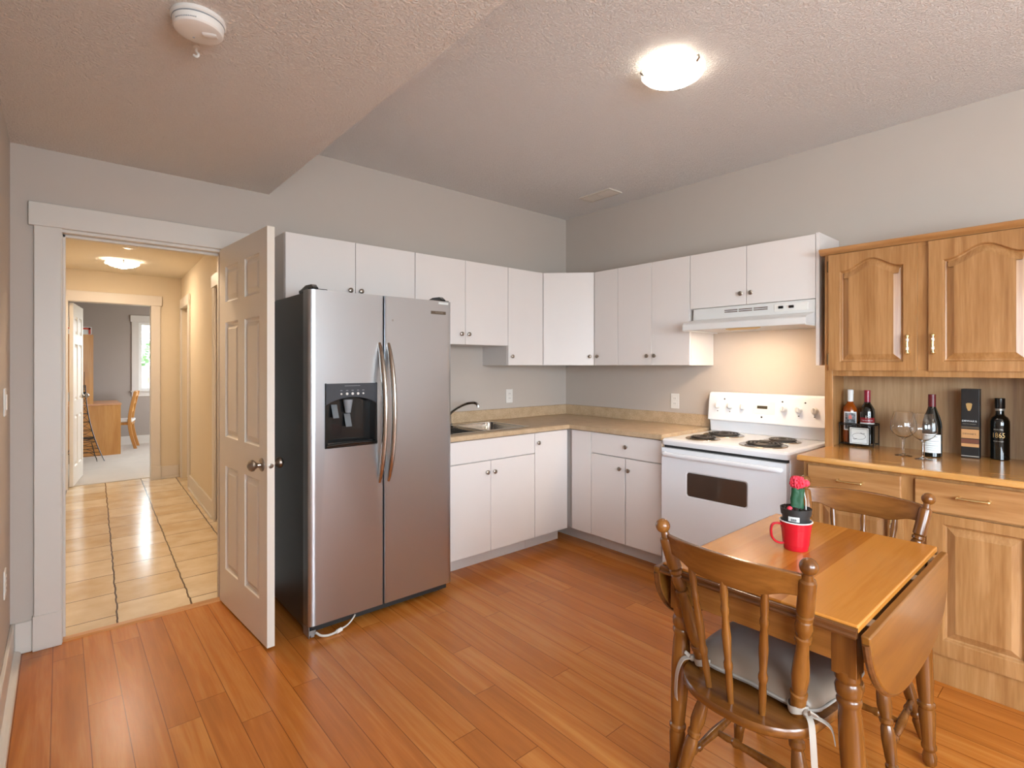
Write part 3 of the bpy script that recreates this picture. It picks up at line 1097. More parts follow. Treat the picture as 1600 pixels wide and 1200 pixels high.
D1 = six_panel(MB(), (-2.921, -0.004, 0), Vector((0.050, -0.736, 0)).normalized(), Vector((-0.736, -0.050, 0)).normalized(), 0.742, 2.028, 0.035, 0.012)
D1 = struct(D1.build('door_1', M_DOOR, smooth=12, wn=True))
dn = Vector((-0.736, -0.050, 0)).normalized()
dd = Vector((0.050, -0.736, 0)).normalized()
kp = Vector((-2.921, -0.004, 0.885)) + dd * 0.675
door_knob(D1, kp, dn)
door_knob(D1, kp - dn * 0.035, -dn)
ep = Vector((-2.921, -0.004, 0.885)) + dd * 0.742 - dn * 0.0175
MB().turn(ep, ep + dd * 0.002, [(0, 0.012), (0.7, 0.012), (1, 0.009)], 16).build('latch_plate', M_NICKEL, D1)
mb = MB()
for z in (0.22, 1.02, 1.82):
    mb.cyl((-2.912, -0.012, z - 0.045), (-2.912, -0.012, z + 0.045), 0.007, seg=10)
mb.build('hinge', M_NICKEL, D1)

hb = Vector((-3.545, YF + 0.10, 0))
bd = Vector((0.12, 0.85, 0)).normalized()
bn = Vector((0.85, -0.12, 0)).normalized()
D2 = six_panel(MB(), hb + bn * 0.035, bd, bn, 0.745, 2.06, 0.035, 0.012)
D2 = struct(D2.build('door_2', M_DOOR, smooth=12, wn=True))
kp2 = hb + bn * 0.035 + bd * 0.68 + Vector((0, 0, 1.0))
door_knob(D2, kp2, bn)
mb = MB()
for z in (0.32, 1.02, 1.85):
    mb.box(DX0, DX0 + 0.003, YF + 0.03, YF + 0.085, z - 0.05, z + 0.05)
    mb.cyl((DX0 + 0.006, YF + 0.088, z - 0.05), (DX0 + 0.006, YF + 0.088, z + 0.05), 0.006, seg=8)
mb.build('hinge', M_NICKEL, D2)


# ================================================================== CABINETS
def knob(parent, p, n, name='knob'):
    p, n = Vector(p), Vector(n)
    return MB().turn(p, p + n * 0.024, [(0, 0.007), (0.3, 0.006), (0.45, 0.009), (0.6, 0.0145), (0.8, 0.0150), (0.93, 0.011), (1, 0.0)], 14).build(name, M_NICKEL, parent)


class Front:
    """a cabinet front plane: A = back wall (faces -y), B = right wall (faces -x)"""

    def __init__(self, side, pos):
        self.side, self.pos = side, pos

    def box(self, mb, a0, a1, z0, z1, th):
        if self.side == 'A':
            mb.box(a0, a1, self.pos, self.pos + th, z0, z1)
        else:
            mb.box(self.pos, self.pos + th, a0, a1, z0, z1)
        return mb

    def pt(self, a, z):
        return (a, self.pos, z) if self.side == 'A' else (self.pos, a, z)

    n = property(lambda s: (0, -1, 0) if s.side == 'A' else (-1, 0, 0))


def fit_door(parent, F, a0, a1, z0, z1, knob_at=None, name='door', g=0.0016):
    a0, a1 = sorted((a0, a1))
    d = F.box(MB(), a0 + g, a1 - g, z0 + g, z1 - g, 0.018).build(name, M_CAB, parent, bevel=0.0015)
    if knob_at:
        knob(d, F.pt(*knob_at), F.n)
    return d


def carcass(parent, x0, x1, y0, y1, z0, z1, mat=M_CABIN, name='carcass'):
    return MB().box(x0, x1, y0, y1, z0, z1).build(name, mat, parent, bevel=0.001)


UA, UB = Front('A', -0.327), Front('B', -0.327)
UBK = -0.308
ZT, ZB = 2.130, 1.370
G = 'white upper kitchen cabinets'
t = thing('wall_cabinet', 'white two-door wall cabinet above the refrigerator, leftmost of the uppers', 'cabinet', (-2.237, 0, 1.752), group=G)
carcass(t, -2.657, -1.819, UBK, -0.002, 1.752, ZT)
fit_door(t, UA, -2.657, -2.238, 1.752, ZT, (-2.275, 1.83))
fit_door(t, UA, -2.238, -1.819, 1.752, ZT, (-2.205, 1.83))
t = thing('wall_cabinet', 'white two-door wall cabinet above the sink, bottom edge higher than its right neighbour', 'cabinet', (-1.408, 0, 1.52), group=G)
carcass(t, -1.818, -0.998, UBK, -0.002, 1.520, ZT)
fit_door(t, UA, -1.818, -1.403, 1.520, ZT, (-1.442, 1.596))
fit_door(t, UA, -1.403, -0.998, 1.520, ZT, (-1.378, 1.596))
t = thing('wall_cabinet', 'white tall narrow wall cabinet just left of the corner unit on the back wall', 'cabinet', (-0.81, 0, ZB), group=G)
carcass(t, -0.996, -0.624, UBK, -0.002, ZB, ZT)
fit_door(t, UA, -0.996, -0.624, ZB, ZT, (-0.962, 1.44))
# diagonal corner unit
t = thing('corner_wall_cabinet', 'white corner wall cabinet with one door set diagonally between the two walls', 'cabinet', (-0.3, -0.3, ZB), group=G)
MB().prism([(-0.622, -0.002), (-0.622, -0.312), (-0.312, -0.622), (-0.002, -0.622), (-0.002, -0.002)], (0, 0, ZB), (1, 0, 0), (0, 1, 0), (0, 0, ZT - ZB)).build('carcass', M_CABIN, t)
p0, p1 = Vector((-0.6215, -0.328, 0)), Vector((-0.328, -0.6215, 0))
dn2 = Vector((-1, -1, 0)).normalized()
e = (p1 - p0).normalized()
q = [p0 + e * 0.002, p1 - e * 0.002, p1 - e * 0.002 - dn2 * 0.0085, p0 + e * 0.002 - dn2 * 0.0085]
dr = MB().hexa([v + Vector((0, 0, ZB + 0.0016)) for v in q], [v + Vector((0, 0, ZT - 0.0016)) for v in q]).build('door', M_CAB, t, bevel=0.0015)
knob(dr, p1 - e * 0.035 + Vector((0, 0, 1.443)), dn2)
t = thing('wall_cabinet', 'white narrow one-door wall cabinet just right of the diagonal corner unit', 'cabinet', (0, -0.745, ZB), group=G)
carcass(t, UBK, -0.002, -0.859, -0.624, ZB, ZT)
fit_door(t, UB, -0.859, -0.624, ZB, ZT, (-0.664, 1.443))
t = thing('wall_cabinet', 'white two-door wall cabinet left of the range hood, lit warm on its side', 'cabinet', (0, -1.17, ZB), group=G)
carcass(t, UBK, -0.002, -1.478, -0.860, ZB, ZT)
fit_door(t, UB, -1.168, -0.860, ZB, ZT, (-1.135, 1.44))
fit_door(t, UB, -1.478, -1.168, ZB, ZT, (-1.2, 1.44))
t = thing('wall_cabinet', 'white short two-door wall cabinet directly above the range hood', 'cabinet', (0, -1.88, 1.752), group=G)
carcass(t, UBK, -0.002, -2.274, -1.480, 1.756, ZT)
fit_door(t, UB, -1.872, -1.480, 1.756, ZT, (-1.84, 1.828))
fit_door(t, UB, -2.274, -1.872, 1.756, ZT, (-1.905, 1.828))
tag(MB().box(-0.330, -0.002, -2.294, -2.276, ZB, ZT + 0.004).build('end_panel', M_CAB, bevel=0.001), 'white upright end panel between the range hood and the oak hutch', 'panel')

# base cabinets
BA, BB = Front('A', -0.622), Front('B', -0.622)
CZ = 0.878
GB = 'white base kitchen cabinets'


def base(name, label, side, a0, a1):
    c = (a0 + a1) / 2
    t = thing(name, label, 'cabinet', (c, -0.3, 0) if side == 'A' else (-0.3, c, 0), group=GB)
    lo, hi = sorted((a0, a1))
    if side == 'A':
        MB().box(lo, hi, -0.602, -0.002, 0.105, CZ).build('carcass', M_CABIN, t)
        MB().box(lo, hi, -0.515, -0.05, 0.0, 0.105).build('toe_kick', M_CABIN, t)
    else:
        MB().box(-0.602, -0.002, lo, hi, 0.105, CZ).build('carcass', M_CABIN, t)
        MB().box(-0.515, -0.05, lo, hi, 0.0, 0.105).build('toe_kick', M_CABIN, t)
    return t


t = thing('sink_base_cabinet', 'white base cabinet under the sink with a blank drawer front and two doors', 'cabinet', (-1.4, -0.3, 0), group=GB)
mb = MB()
mb.box(-1.818, -1.800, -0.602, -0.002, 0.105, CZ).box(-1.010, -0.992, -0.602, -0.002, 0.105, CZ).box(-1.80, -1.01, -0.602, -0.002, 0.105, 0.123)
mb.box(-1.80, -1.01, -0.602, -0.585, 0.70, CZ).box(-1.80, -1.01, -0.02, -0.002, 0.123, CZ)
mb.build('carcass', M_CABIN, t)
MB().box(-1.818, -0.992, -0.515, -0.05, 0.0, 0.105).build('toe_kick', M_CABIN, t)
fit_door(t, BA, -1.818, -0.992, 0.728, CZ - 0.004, name='drawer_front')
fit_door(t, BA, -1.818, -1.403, 0.108, 0.724, (-1.438, 0.648))
fit_door(t, BA, -1.403, -0.992, 0.108, 0.724, (-1.376, 0.645))
t = base('base_cabinet', 'white one-door base cabinet between the sink cabinet and the corner, knob at top left', 'A', -0.990, -0.642)
fit_door(t, BA, -0.990, -0.644, 0.108, CZ - 0.004, (-0.962, 0.80))
t = base('base_cabinet', 'white blank base unit just right of the inner corner, without any knob', 'B', -0.005, -0.842)
fit_door(t, BB, -0.842, -0.644, 0.108, CZ - 0.004, name='filler_panel')
t = base('base_cabinet', 'white base cabinet beside the stove with one drawer over two doors', 'B', -0.844, -1.448)
dw = fit_door(t, BB, -1.448, -0.844, 0.720, CZ - 0.004, (-1.163, 0.797), name='drawer')
fit_door(t, BB, -1.150, -0.844, 0.108, 0.716, (-1.112, 0.638))
fit_door(t, BB, -1.448, -1.156, 0.108, 0.716, (-1.186, 0.635))

# countertop with the sink cut-out
t = thing('countertop', 'beige speckled laminate worktop running round the corner', 'countertop', (-0.3, -0.3, CZ))
SX0, SX1, SY0, SY1 = -1.765, -1.005, -0.555, -0.105
NOSE = [(0, 0), (-0.03, 0.0), (-0.036, 0.005), (-0.0365, 0.02), (-0.031, 0.032), (-0.022, 0.037), (0, 0.037)]
mb = MB()
mb.box(-1.818, SX0, -0.605, -0.002, CZ, 0.915).box(SX1, -0.605, -0.605, -0.002, CZ, 0.915)
mb.box(SX0, SX1, -0.605, SY0, CZ, 0.915).box(SX0, SX1, SY1, -0.002, CZ, 0.915)
mb.box(-0.605, -0.002, -1.456, -0.002, CZ, 0.915)
mb.prism([(p[0], p[1]) for p in NOSE], (-1.818, -0.6045, CZ), (0, 1, 0), (0, 0, 1), (1.818 - 0.6045 - 0.0, 0, 0))
mb.prism([(p[0], p[1]) for p in NOSE], (-0.6045, -1.456, CZ), (1, 0, 0), (0, 0, 1), (0, 1.456 - 0.6045, 0))
mb.build('worktop', M_COUNTER, t)
mb = MB()
mb.box(-1.818, -0.002, -0.02, -0.002, 0.915, 1.005)
mb.box(-0.02, -0.002, -1.456, -0.02, 0.915, 1.005)
mb.build('backsplash', M_COUNTER, t, bevel=0.004)

# sink
t = thing('kitchen_sink', 'double-bowl stainless steel sink set in the beige worktop', 'sink', (-1.385, -0.33, 0.915))
mb = MB()
rim = [(SX0 - 0.018, SX1 + 0.018, SY0 - 0.018, SY1 + 0.055)]
mb.box(SX0 - 0.018, SX1 + 0.018, SY0 - 0.018, SY0 + 0.012, 0.9155, 0.919)
mb.box(SX0 - 0.018, SX1 + 0.018, SY1 - 0.03, SY1 + 0.055, 0.9155, 0.919)
mb.box(SX0 - 0.018, SX0 + 0.012, SY0 + 0.012, SY1 - 0.03, 0.9155, 0.919)
mb.box(SX1 - 0.012, SX1 + 0.018, SY0 + 0.012, SY1 - 0.03, 0.9155, 0.919)
mb.box(-1.40, -1.37, SY0 + 0.012, SY1 - 0.03, 0.9155, 0.919)
mb.build('rim', M_SINK, t, bevel=0.0012)


def rr(x0, x1, y0, y1, r, z, n=5):
    out = []
    for cx, cy, a0 in ((x1 - r, y1 - r, 0), (x0 + r, y1 - r, 90), (x0 + r, y0 + r, 180), (x1 - r, y0 + r, 270)):
        for k in range(n + 1):
            a = math.radians(a0 + 90 * k / n)
            out.append((cx + r * math.cos(a), cy + r * math.sin(a), z))
    return out


for x0, x1 in ((SX0 + 0.006, -1.394), (-1.376, SX1 - 0.006)):
    mb = MB()
    mb.loft([rr(x0, x1, SY0 + 0.006, SY1 - 0.024, 0.05, 0.918), rr(x0 + 0.004, x1 - 0.004, SY0 + 0.010, SY1 - 0.028, 0.05, 0.90),
             rr(x0 + 0.012, x1 - 0.012, SY0 + 0.018, SY1 - 0.036, 0.055, 0.775), rr(x0 + 0.05, x1 - 0.05, SY0 + 0.05, SY1 - 0.07, 0.05, 0.758)], cap=False)
    mb.bm.faces.new([v for v in mb.bm.verts][-24:])
    mb.build('bowl', M_SINK, t, recalc=False)
mb = MB()
for i in range(9):
    mb.tube([(-1.72 + i * 0.036, -0.515, 0.800), (-1.72 + i * 0.036, -0.515, 0.900), (-1.72 + i * 0.036, -0.19, 0.900), (-1.72 + i * 0.036, -0.19, 0.800)], 0.0025, 6)
for z in (0.80, 0.90):
    mb.tube([(-1.725, -0.515, z), (-1.425, -0.515, z), (-1.425, -0.19, z), (-1.725, -0.19, z)], 0.003, 6, closed=True)
for x, y in ((-1.725, -0.515), (-1.425, -0.515), (-1.425, -0.19), (-1.725, -0.19)):
    mb.tube([(x, y, 0.760), (x, y, 0.90)], 0.003, 6)
tag(mb.build('dish_rack', M_WIRE), 'black wire dish rack inside the sink, mostly behind the refrigerator', 'rack')
t = thing('kitchen_faucet', 'chrome single-spout faucet curving out over the sink', 'faucet', (-1.385, -0.085, 0.919))
MB().turn((-1.385, -0.085, 0.919), (-1.385, -0.085, 1.0), [(0, 0.028), (0.1, 0.028), (0.2, 0.022), (0.8, 0.02), (1.0, 0.014)], 18).build('base', M_CHROME, t)
MB().tube(spline([(-1.385, -0.085, 0.985), (-1.378, -0.12, 1.02), (-1.355, -0.19, 1.062), (-1.325, -0.25, 1.087), (-1.30, -0.295, 1.092), (-1.287, -0.318, 1.080), (-1.284, -0.323, 1.062)], 5), 0.0105, 10).build('spout', M_CHROME, t)
MB().tube([(-1.385, -0.085, 1.0), (-1.39, -0.078, 1.03), (-1.40, -0.10, 1.10)], 0.008, 8).ball((-1.40, -0.10, 1.10), 0.011).build('lever', M_CHROME, t)


# outlets and switches
def outlet(label, p, n, group, kind='outlet'):
    n = Vector(n)
    u = Vector((0, 0, 1)).cross(n)
    t = thing('wall_' + kind, label, 'outlet' if kind == 'outlet' else 'light switch', p, group=group)

    def ob(mb, a0, a1, z0, z1, d0, d1):
        P = Vector(p)
        c = [P + u * a + n * d + Vector((0, 0, z)) for z in (z0, z1) for a, d in ((a0, d0), (a1, d0), (a1, d1), (a0, d1))]
        mb.hexa(c[:4], c[4:])
        return mb
    ob(MB(), -0.036, 0.036, -0.058, 0.058, 0.0005, 0.006).build('cover_plate', M_PLASTW, t, bevel=0.002)
    if kind == 'outlet':
        for z in (-0.02, 0.02):
            s = ob(MB(), -0.017, 0.017, z - 0.014, z + 0.014, 0.006, 0.008).build('socket', M_PLASTW, t, bevel=0.002)
            mb = MB()
            ob(mb, -0.007, -0.005, z - 0.004, z + 0.006, 0.0078, 0.0084)
            ob(mb, 0.005, 0.007, z - 0.004, z + 0.006, 0.0078, 0.0084)
            mb.build('slots', M_GAPD, s)
    else:
        ob(MB(), -0.016, 0.016, -0.032, 0.032, 0.006, 0.011).build('rocker', M_PLASTW, t, bevel=0.002)
    return t


GO = 'white wall outlets'
outlet('white wall outlet above the worktop on the back wall, near the faucet', (-0.708, 0, 1.108), (0, -1, 0), GO)
outlet('white wall outlet above the worktop on the right wall, beside the stove', (0, -1.162, 1.093), (-1, 0, 0), GO)
outlet('white light switch on the left wall at the edge of view', (XL, -0.36, 1.215), (1, 0, 0), None, 'switch')
outlet('white low outlet on the left wall near the doorway', (XL, -0.36, 0.455), (1, 0, 0), GO)

# ================================================================== RANGE HOOD
t = thing('range_hood', 'white range hood with three vent slots and a warm light over the stove', 'range hood', (-0.2, -1.885, 1.60))
HY0, HY1 = -2.272, -1.505
mb = MB()
prof = [(-0.004, 1.754), (-0.326, 1.754), (-0.334, 1.678), (-0.452, 1.652), (-0.470, 1.640), (-0.472, 1.602), (-0.464, 1.600), (-0.460, 1.606), (-0.004, 1.606)]
mb.prism([(p[0], p[1]) for p in prof], (0, HY0, 0), (1, 0, 0), (0, 0, 1), (0, HY1 - HY0, 0))
mb.box(-0.462, -0.004, HY0, HY0 + 0.008, 1.598, 1.608).box(-0.462, -0.004, HY1 - 0.008, HY1, 1.598, 1.608)
mb.build('hood_shell', M_ENAMELH, t, bevel=0.004)
mb = MB()
for y0 in (-1.815, -1.91, -2.005):
    for z in (1.717, 1.729):
        mb.box(-0.3325, -0.326, y0, y0 + 0.085, z - 0.0025, z + 0.0025)
mb.build('vent_slots', plain('slot_shadow', '#5b3c28', 0.6), t)
MB().box(-0.3335, -0.325, -2.235, -2.045, 1.695, 1.742).build('control_plate', M_PLASTW, t, bevel=0.002)
for y in (-2.085, -2.145):
    MB().box(-0.3405, -0.333, y - 0.014, y + 0.014, 1.712, 1.728).build('switch', M_BLACK, t, bevel=0.002)
MB().prism([(0, 0), (0.004, -0.010), (0.03, -0.015), (0.19, -0.015), (0.216, -0.010), (0.22, 0)], (-0.440, -2.01, 1.6055), (0, 1, 0), (0, 0, 1), (0.006, 0, 0)).build('lens_cover', plain('amber_lens_cover', '#d8b27c', 0.4), t)
MB().box(-0.432, -0.345, -1.94, -1.82, 1.6005, 1.6055).build('lamp_lens', M_HOODL, t)

# ================================================================== STOVE
t = thing('electric_range', 'white electric coil-top stove with a windowed oven door', 'stove', (-0.35, -1.87, 0))
SY_0, SY_1 = -2.256, -1.484
MB().box(-0.635, -0.02, SY_0, SY_1, 0.03, 0.862).build('body', M_ENAMEL, t, bevel=0.003)
MB().box(-0.60, -0.06, SY_0 + 0.02, SY_1 - 0.02, 0.0, 0.05).build('plinth', M_GAPD, t)
ct = MB().loft([rr(-0.676, -0.012, SY_0 - 0.006, SY_1 + 0.006, 0.03, 0.860), rr(-0.680, -0.010, SY_0 - 0.008, SY_1 + 0.008, 0.03, 0.868), rr(-0.680, -0.010, SY_0 - 0.008, SY_1 + 0.008, 0.03, 0.888), rr(-0.672, -0.012, SY_0, SY_1, 0.03, 0.898), rr(-0.655, -0.02, SY_0 + 0.016, SY_1 - 0.016, 0.03, 0.901)]).build('cooktop', M_ENAMEL, t)
for i, (bx, by, r) in enumerate(((-0.52, -1.682, 0.082), (-0.262, -1.688, 0.106), (-0.508, -2.055, 0.108), (-0.262, -2.062, 0.084))):
    bw = MB().turn((bx, by, 0.9), (bx, by, 0.906), [(0, r + 0.022), (0.5, r + 0.024), (1, r + 0.020), (0.9, r + 0.008), (0.2, r - 0.01), (0.2, 0.01), (0.2, 0)], 32).build('drip_bowl', M_BOWL, t, recalc=False)
    pts = []
    turns = 4
    for k in range(turns * 26 + 1):
        a = 2 * math.pi * k / 26 + 0.6
        rad = 0.022 + (r - 0.026) * k / (turns * 26)
        pts.append((bx + rad * math.cos(a), by + rad * math.sin(a), 0.914))
    mb = MB().tube(pts, 0.0058, 8)
    for a in (0.4, 2.5, 4.6):
        c, s = math.cos(a), math.sin(a)
        mb.tube([(bx + 0.01 * c, by + 0.01 * s, 0.9065), (bx + (r + 0.004) * c, by + (r + 0.004) * s, 0.9065)], 0.0028, 6)
    mb.build('coil', M_COIL, bw)
# oven door
od = MB()
od.panelled((-0.684, SY_1 - 0.003, 0.266), (0, -1, 0), (0, 0, 1), (-1, 0, 0), 0.766, 0.576, [rr_ for rr_ in [[(x, y) for x, y, _ in rr(0.172, 0.560, 0.288, 0.448, 0.02, 0, 4)]]], [(0.006, -0.004), (0.010, -0.007)], 0.046)
od = od.build('oven_door', M_ENAMEL, t, smooth=12, wn=True)
MB().prism([(x, y) for x, y, _ in rr(0.180, 0.552, 0.296, 0.440, 0.016, 0, 4)], (-0.681, SY_1 - 0.003, 0.266), (0, -1, 0), (0, 0, 1), (-0.001, 0, 0)).build('oven_window', M_OVENG, od)
mb = MB().tube(spline([(-0.682, SY_1 - 0.03, 0.806), (-0.712, SY_1 - 0.045, 0.806), (-0.716, -1.7, 0.806), (-0.716, -2.05, 0.806), (-0.712, SY_0 + 0.045, 0.806), (-0.682, SY_0 + 0.03, 0.806)], 5), 0.0125, 10, flat=(1.0, 1.15))
mb.build('handle', M_ENAMEL, od)
MB().box(-0.660, -0.632, SY_0 + 0.006, SY_1 - 0.006, 0.247, 0.266).build('lower_gap', M_GAPD, t)
MB().box(-0.655, -0.632, SY_0 + 0.006, SY_1 - 0.006, 0.842, 0.860).build('upper_gap', M_GAPD, t)
MB().box(-0.680, -0.636, SY_0 + 0.003, SY_1 - 0.003, 0.055, 0.247).build('storage_drawer', M_ENAMEL, t, bevel=0.006)
# backguard
bg = MB()
bg.prism([(-0.018, 0.90), (-0.052, 0.90), (-0.060, 0.978), (-0.092, 0.982), (-0.070, 1.150), (-0.062, 1.172), (-0.048, 1.180), (-0.018, 1.180)], (0, SY_0 - 0.004, 0), (1, 0, 0), (0, 0, 1), (0, SY_1 - SY_0 + 0.008, 0))
bg = bg.build('backguard', M_ENAMEL, t, bevel=0.006)


def gx(z):
    return -0.092 + 0.022 * (z - 0.982) / 0.168


gn = Vector((-0.168, 0, -0.022)).normalized() * 1.0
gn = Vector((-0.99, 0, 0.13)).normalized()
for y in (-1.553, -1.642, -1.733, -2.000, -2.092, -2.184):
    p = Vector((gx(1.085), y, 1.085))
    kb = MB().turn(p, p + gn * 0.026, [(0, 0.021), (0.25, 0.021), (0.4, 0.018), (0.95, 0.015), (1, 0.013)], 18)
    kb = kb.build('control_knob', M_PLASTW, t, bevel=0.001)
    m2 = MB()
    a = p + gn * 0.026
    m2.hexa([a + Vector((0, -0.004, -0.015)), a + Vector((0, 0.004, -0.015)), a + Vector((0, 0.004, 0.017)), a + Vector((0, -0.004, 0.017))],
            [a + gn * 0.008 + Vector((0, -0.003, -0.014)), a + gn * 0.008 + Vector((0, 0.003, -0.014)), a + gn * 0.008 + Vector((0, 0.003, 0.016)), a + gn * 0.008 + Vector((0, -0.003, 0.016))])
    m2.build('knob_grip', M_PLASTW, kb)
ck = MB()
for y0, y1, z0, z1 in ((-1.945, -1.795, 1.045, 1.128),):
    c = [Vector((gx(z) - 0.002, y, z)) for z, y in ((z0, y0), (z0, y1), (z1, y1), (z1, y0))]
    ck.hexa([v + Vector((0.004, 0, 0)) for v in c], c)
ck = ck.build('clock_panel', M_PLASTW, t, bevel=0.001)
c = [Vector((gx(z) - 0.0035, y, z)) for z, y in ((1.080, -1.897), (1.080, -1.830), (1.100, -1.830), (1.100, -1.897))]
MB().hexa([v + Vector((0.003, 0, 0)) for v in c], c).build('display', M_LCD, ck)
mb = MB()
for y, z in ((-1.600, 1.133), (-1.990, 1.133), (-2.128, 1.133)):
    mb.turn((gx(z) + 0.002, y, z), (gx(z) - 0.003, y, z), [(0, 0.005), (1, 0.005)], 10)
mb.turn((gx(1.025) + 0.002, -1.862, 1.025), (gx(1.025) - 0.002, -1.862, 1.025), [(0, 0.006), (1, 0.006)], 12, sx=1.0)
for y in (-1.553, -1.642, -2.092, -2.184):
    mb.box(gx(1.048) - 0.0006, gx(1.048) + 0.002, y - 0.004, y + 0.004, 1.045, 1.050)
mb.build('indicator_dots', M_GAPD, t)

# ================================================================== REFRIGERATOR
t = thing('refrigerator', 'stainless side-by-side refrigerator with dark sides and a black dispenser', 'refrigerator', (-2.257, -0.4, 0))
FX0, FX1, FXS = -2.686, -1.829, -2.277
MB().box(FX0 + 0.004, FX1 - 0.004, -0.695, -0.03, 0.03, 1.742).build('body', M_FSIDE, t, bevel=0.004)
MB().box(FX0 + 0.02, FX1 - 0.02, -0.745, -0.10, 0.022, 0.060).build('base_grille', M_GAPD, t)
MB().box(FXS - 0.0045, FXS + 0.0045, -0.755, -0.70, 0.062, 1.745).build('dark_seam_strip', M_GAPD, t)  # dark strip added in the door seam, standing in for its shade


def curved_front(mb, x0, x1, z0, z1, left_round, right_round, y_edge=-0.700, y_face=-0.780):
    r = 0.022
    pts = [(x0, y_edge)]
    if left_round:
        for k in range(7):
            a = math.radians(180 + 90 * k / 6)
            pts.append((x0 + 0.035 + 0.035 * math.cos(a), y_face + r + r * math.sin(a)))
    else:
        pts += [(x0, y_face + 0.006), (x0 + 0.005, y_face)]
    for k in range(1, 6):
        pass
    if right_round:
        for k in range(7):
            a = math.radians(270 + 90 * k / 6)
            pts.append((x1 - 0.035 + 0.035 * math.cos(a), y_face + r + r * math.sin(a)))
    else:
        pts += [(x1 - 0.005, y_face), (x1, y_face + 0.006)]
    pts.append((x1, y_edge))
    mb.prism(pts, (0, 0, z0), (1, 0, 0), (0, 1, 0), (0, 0, z1 - z0))
    return mb


ldoor = curved_front(MB(), FX0, FXS - 0.0045, 0.062, 1.752, True, False)
# cut the dispenser bay out of the left door
ldoor = ldoor.build('freezer_door', M_STEEL, t)
cut_me = MB().box(-2.597, -2.330, -0.80, -0.722, 0.962, 1.206)
cutter = cut_me.build('bay_cut', M_BLACK)
bo = ldoor.modifiers.new('bay', 'BOOLEAN')
bo.operation = 'DIFFERENCE'
bo.object = cutter
bo.solver = 'EXACT'
dg = bpy.context.evaluated_depsgraph_get()
dg.update()
# apply the cut so that no helper object stays behind
nme = bpy.data.meshes.new_from_object(ldoor.evaluated_get(dg))
ldoor.modifiers.clear()
ldoor.modifiers.new('weighted', 'WEIGHTED_NORMAL').keep_sharp = True
old = ldoor.data
ldoor.data = nme
bpy.data.meshes.remove(old)
cm = cutter.data
bpy.data.objects.remove(cutter)
bpy.data.meshes.remove(cm)
nme.name = 'freezer_door'
rdoor = curved_front(MB(), FXS + 0.0045, FX1, 0.062, 1.752, False, True).build('fridge_door', M_STEEL, t, wn=True)
for d, x, sgn in ((ldoor, -2.304, 1), (rdoor, -2.250, -1)):
    pts, rad = [], []
    for k in range(25):
        s = k / 24
        z = 0.735 + (1.490 - 0.735) * s
        bow = math.sin(math.pi * s)
        pts.append((x, -0.776 - 0.070 * bow ** 0.75, z))
        rad.append(0.0165 * (0.55 + 0.45 * min(1, 5 * min(s, 1 - s) + 0.25)))
    MB().tube(pts, rad, 12, flat=(1.05, 0.85)).build('handle', M_STEELH, d)
# dispenser
mb = MB()
mb.box(-2.607, -2.597, -0.788, -0.776, 0.945, 1.278).box(-2.330, -2.320, -0.788, -0.776, 0.945, 1.278)
mb.box(-2.597, -2.330, -0.788, -0.776, 0.945, 0.966)
dsp = mb.build('dispenser_frame', M_BLACK, ldoor, bevel=0.003)
# control face with arched lower edge
pts = [(-2.603, 1.276), (-2.603, 1.165)]
for k in range(13):
    s = k / 12
    pts.append((-2.597 + 0.267 * s, 1.170 + 0.034 * math.sin(math.pi * s) ** 0.8))
pts += [(-2.324, 1.165), (-2.324, 1.276)]
MB().prism(pts, (0, -0.790, 0), (1, 0, 0), (0, 0, 1), (0, 0.014, 0)).build('control_face', M_DGREY, ldoor, bevel=0.002)
mb = MB()
mb.box(-2.5965, -2.3305, -0.7235, -0.7225, 0.9625, 1.2055)
mb.box(-2.5965, -2.592, -0.785, -0.7235, 0.966, 1.2).box(-2.335, -2.3305, -0.785, -0.7235, 0.966, 1.2)
mb.build('bay_lining', M_BLACK, ldoor)
MB().tube(spline([(-2.600, -0.790, 0.958), (-2.53, -0.800, 0.963), (-2.46, -0.803, 0.965), (-2.39, -0.800, 0.963), (-2.327, -0.790, 0.958)], 4), 0.009, 8).build('drip_tray', M_BLACK, ldoor)
mb = MB()
mb.hexa([(-2.552, -0.757, 1.095), (-2.520, -0.757, 1.095), (-2.520, -0.751, 1.095), (-2.552, -0.751, 1.095)], [(-2.556, -0.735, 1.165), (-2.524, -0.735, 1.165), (-2.524, -0.729, 1.165), (-2.556, -0.729, 1.165)])
mb.build('ice_paddle', M_CLEARG, ldoor, bevel=0.002)
mb = MB()
mb.hexa([(-2.482, -0.754, 1.045), (-2.448, -0.754, 1.045), (-2.448, -0.748, 1.045), (-2.482, -0.748, 1.045)], [(-2.486, -0.735, 1.115), (-2.452, -0.735, 1.115), (-2.452, -0.729, 1.115), (-2.486, -0.729, 1.115)])
mb.build('water_paddle', M_CLEARG, ldoor, bevel=0.002)
MB().turn((-2.47, -0.750, 1.12), (-2.47, -0.750, 1.19), [(0, 0.014), (1, 0.026)], 14).build('chute', M_GREY, ldoor)
for k, x in enumerate((-2.523, -2.492, -2.462, -2.432, -2.403)):
    MB().turn((x, -0.789, 1.222), (x, -0.793, 1.222), [(0, 0.0075 if k in (1, 2, 3) else 0.0055), (1, 0.006 if k in (1, 2, 3) else 0.0045)], 14).build('dispenser_button', M_PLASTW, ldoor)
mb = MB()
for x in (-2.523, -2.492, -2.462, -2.432, -2.403):
    mb.box(x - 0.006, x + 0.006, -0.7904, -0.7896, 1.238, 1.241)
mb.box(-2.505, -2.420, -0.7904, -0.7896, 1.262, 1.2645)
mb.build('button_markings', M_GREY, ldoor)
bdg = MB().box(-1.978, -1.875, -0.7825, -0.7795, 1.672, 1.690).build('badge', plain('badge_bronze', '#75685b', 0.3, metal=0.8), rdoor, bevel=0.001)
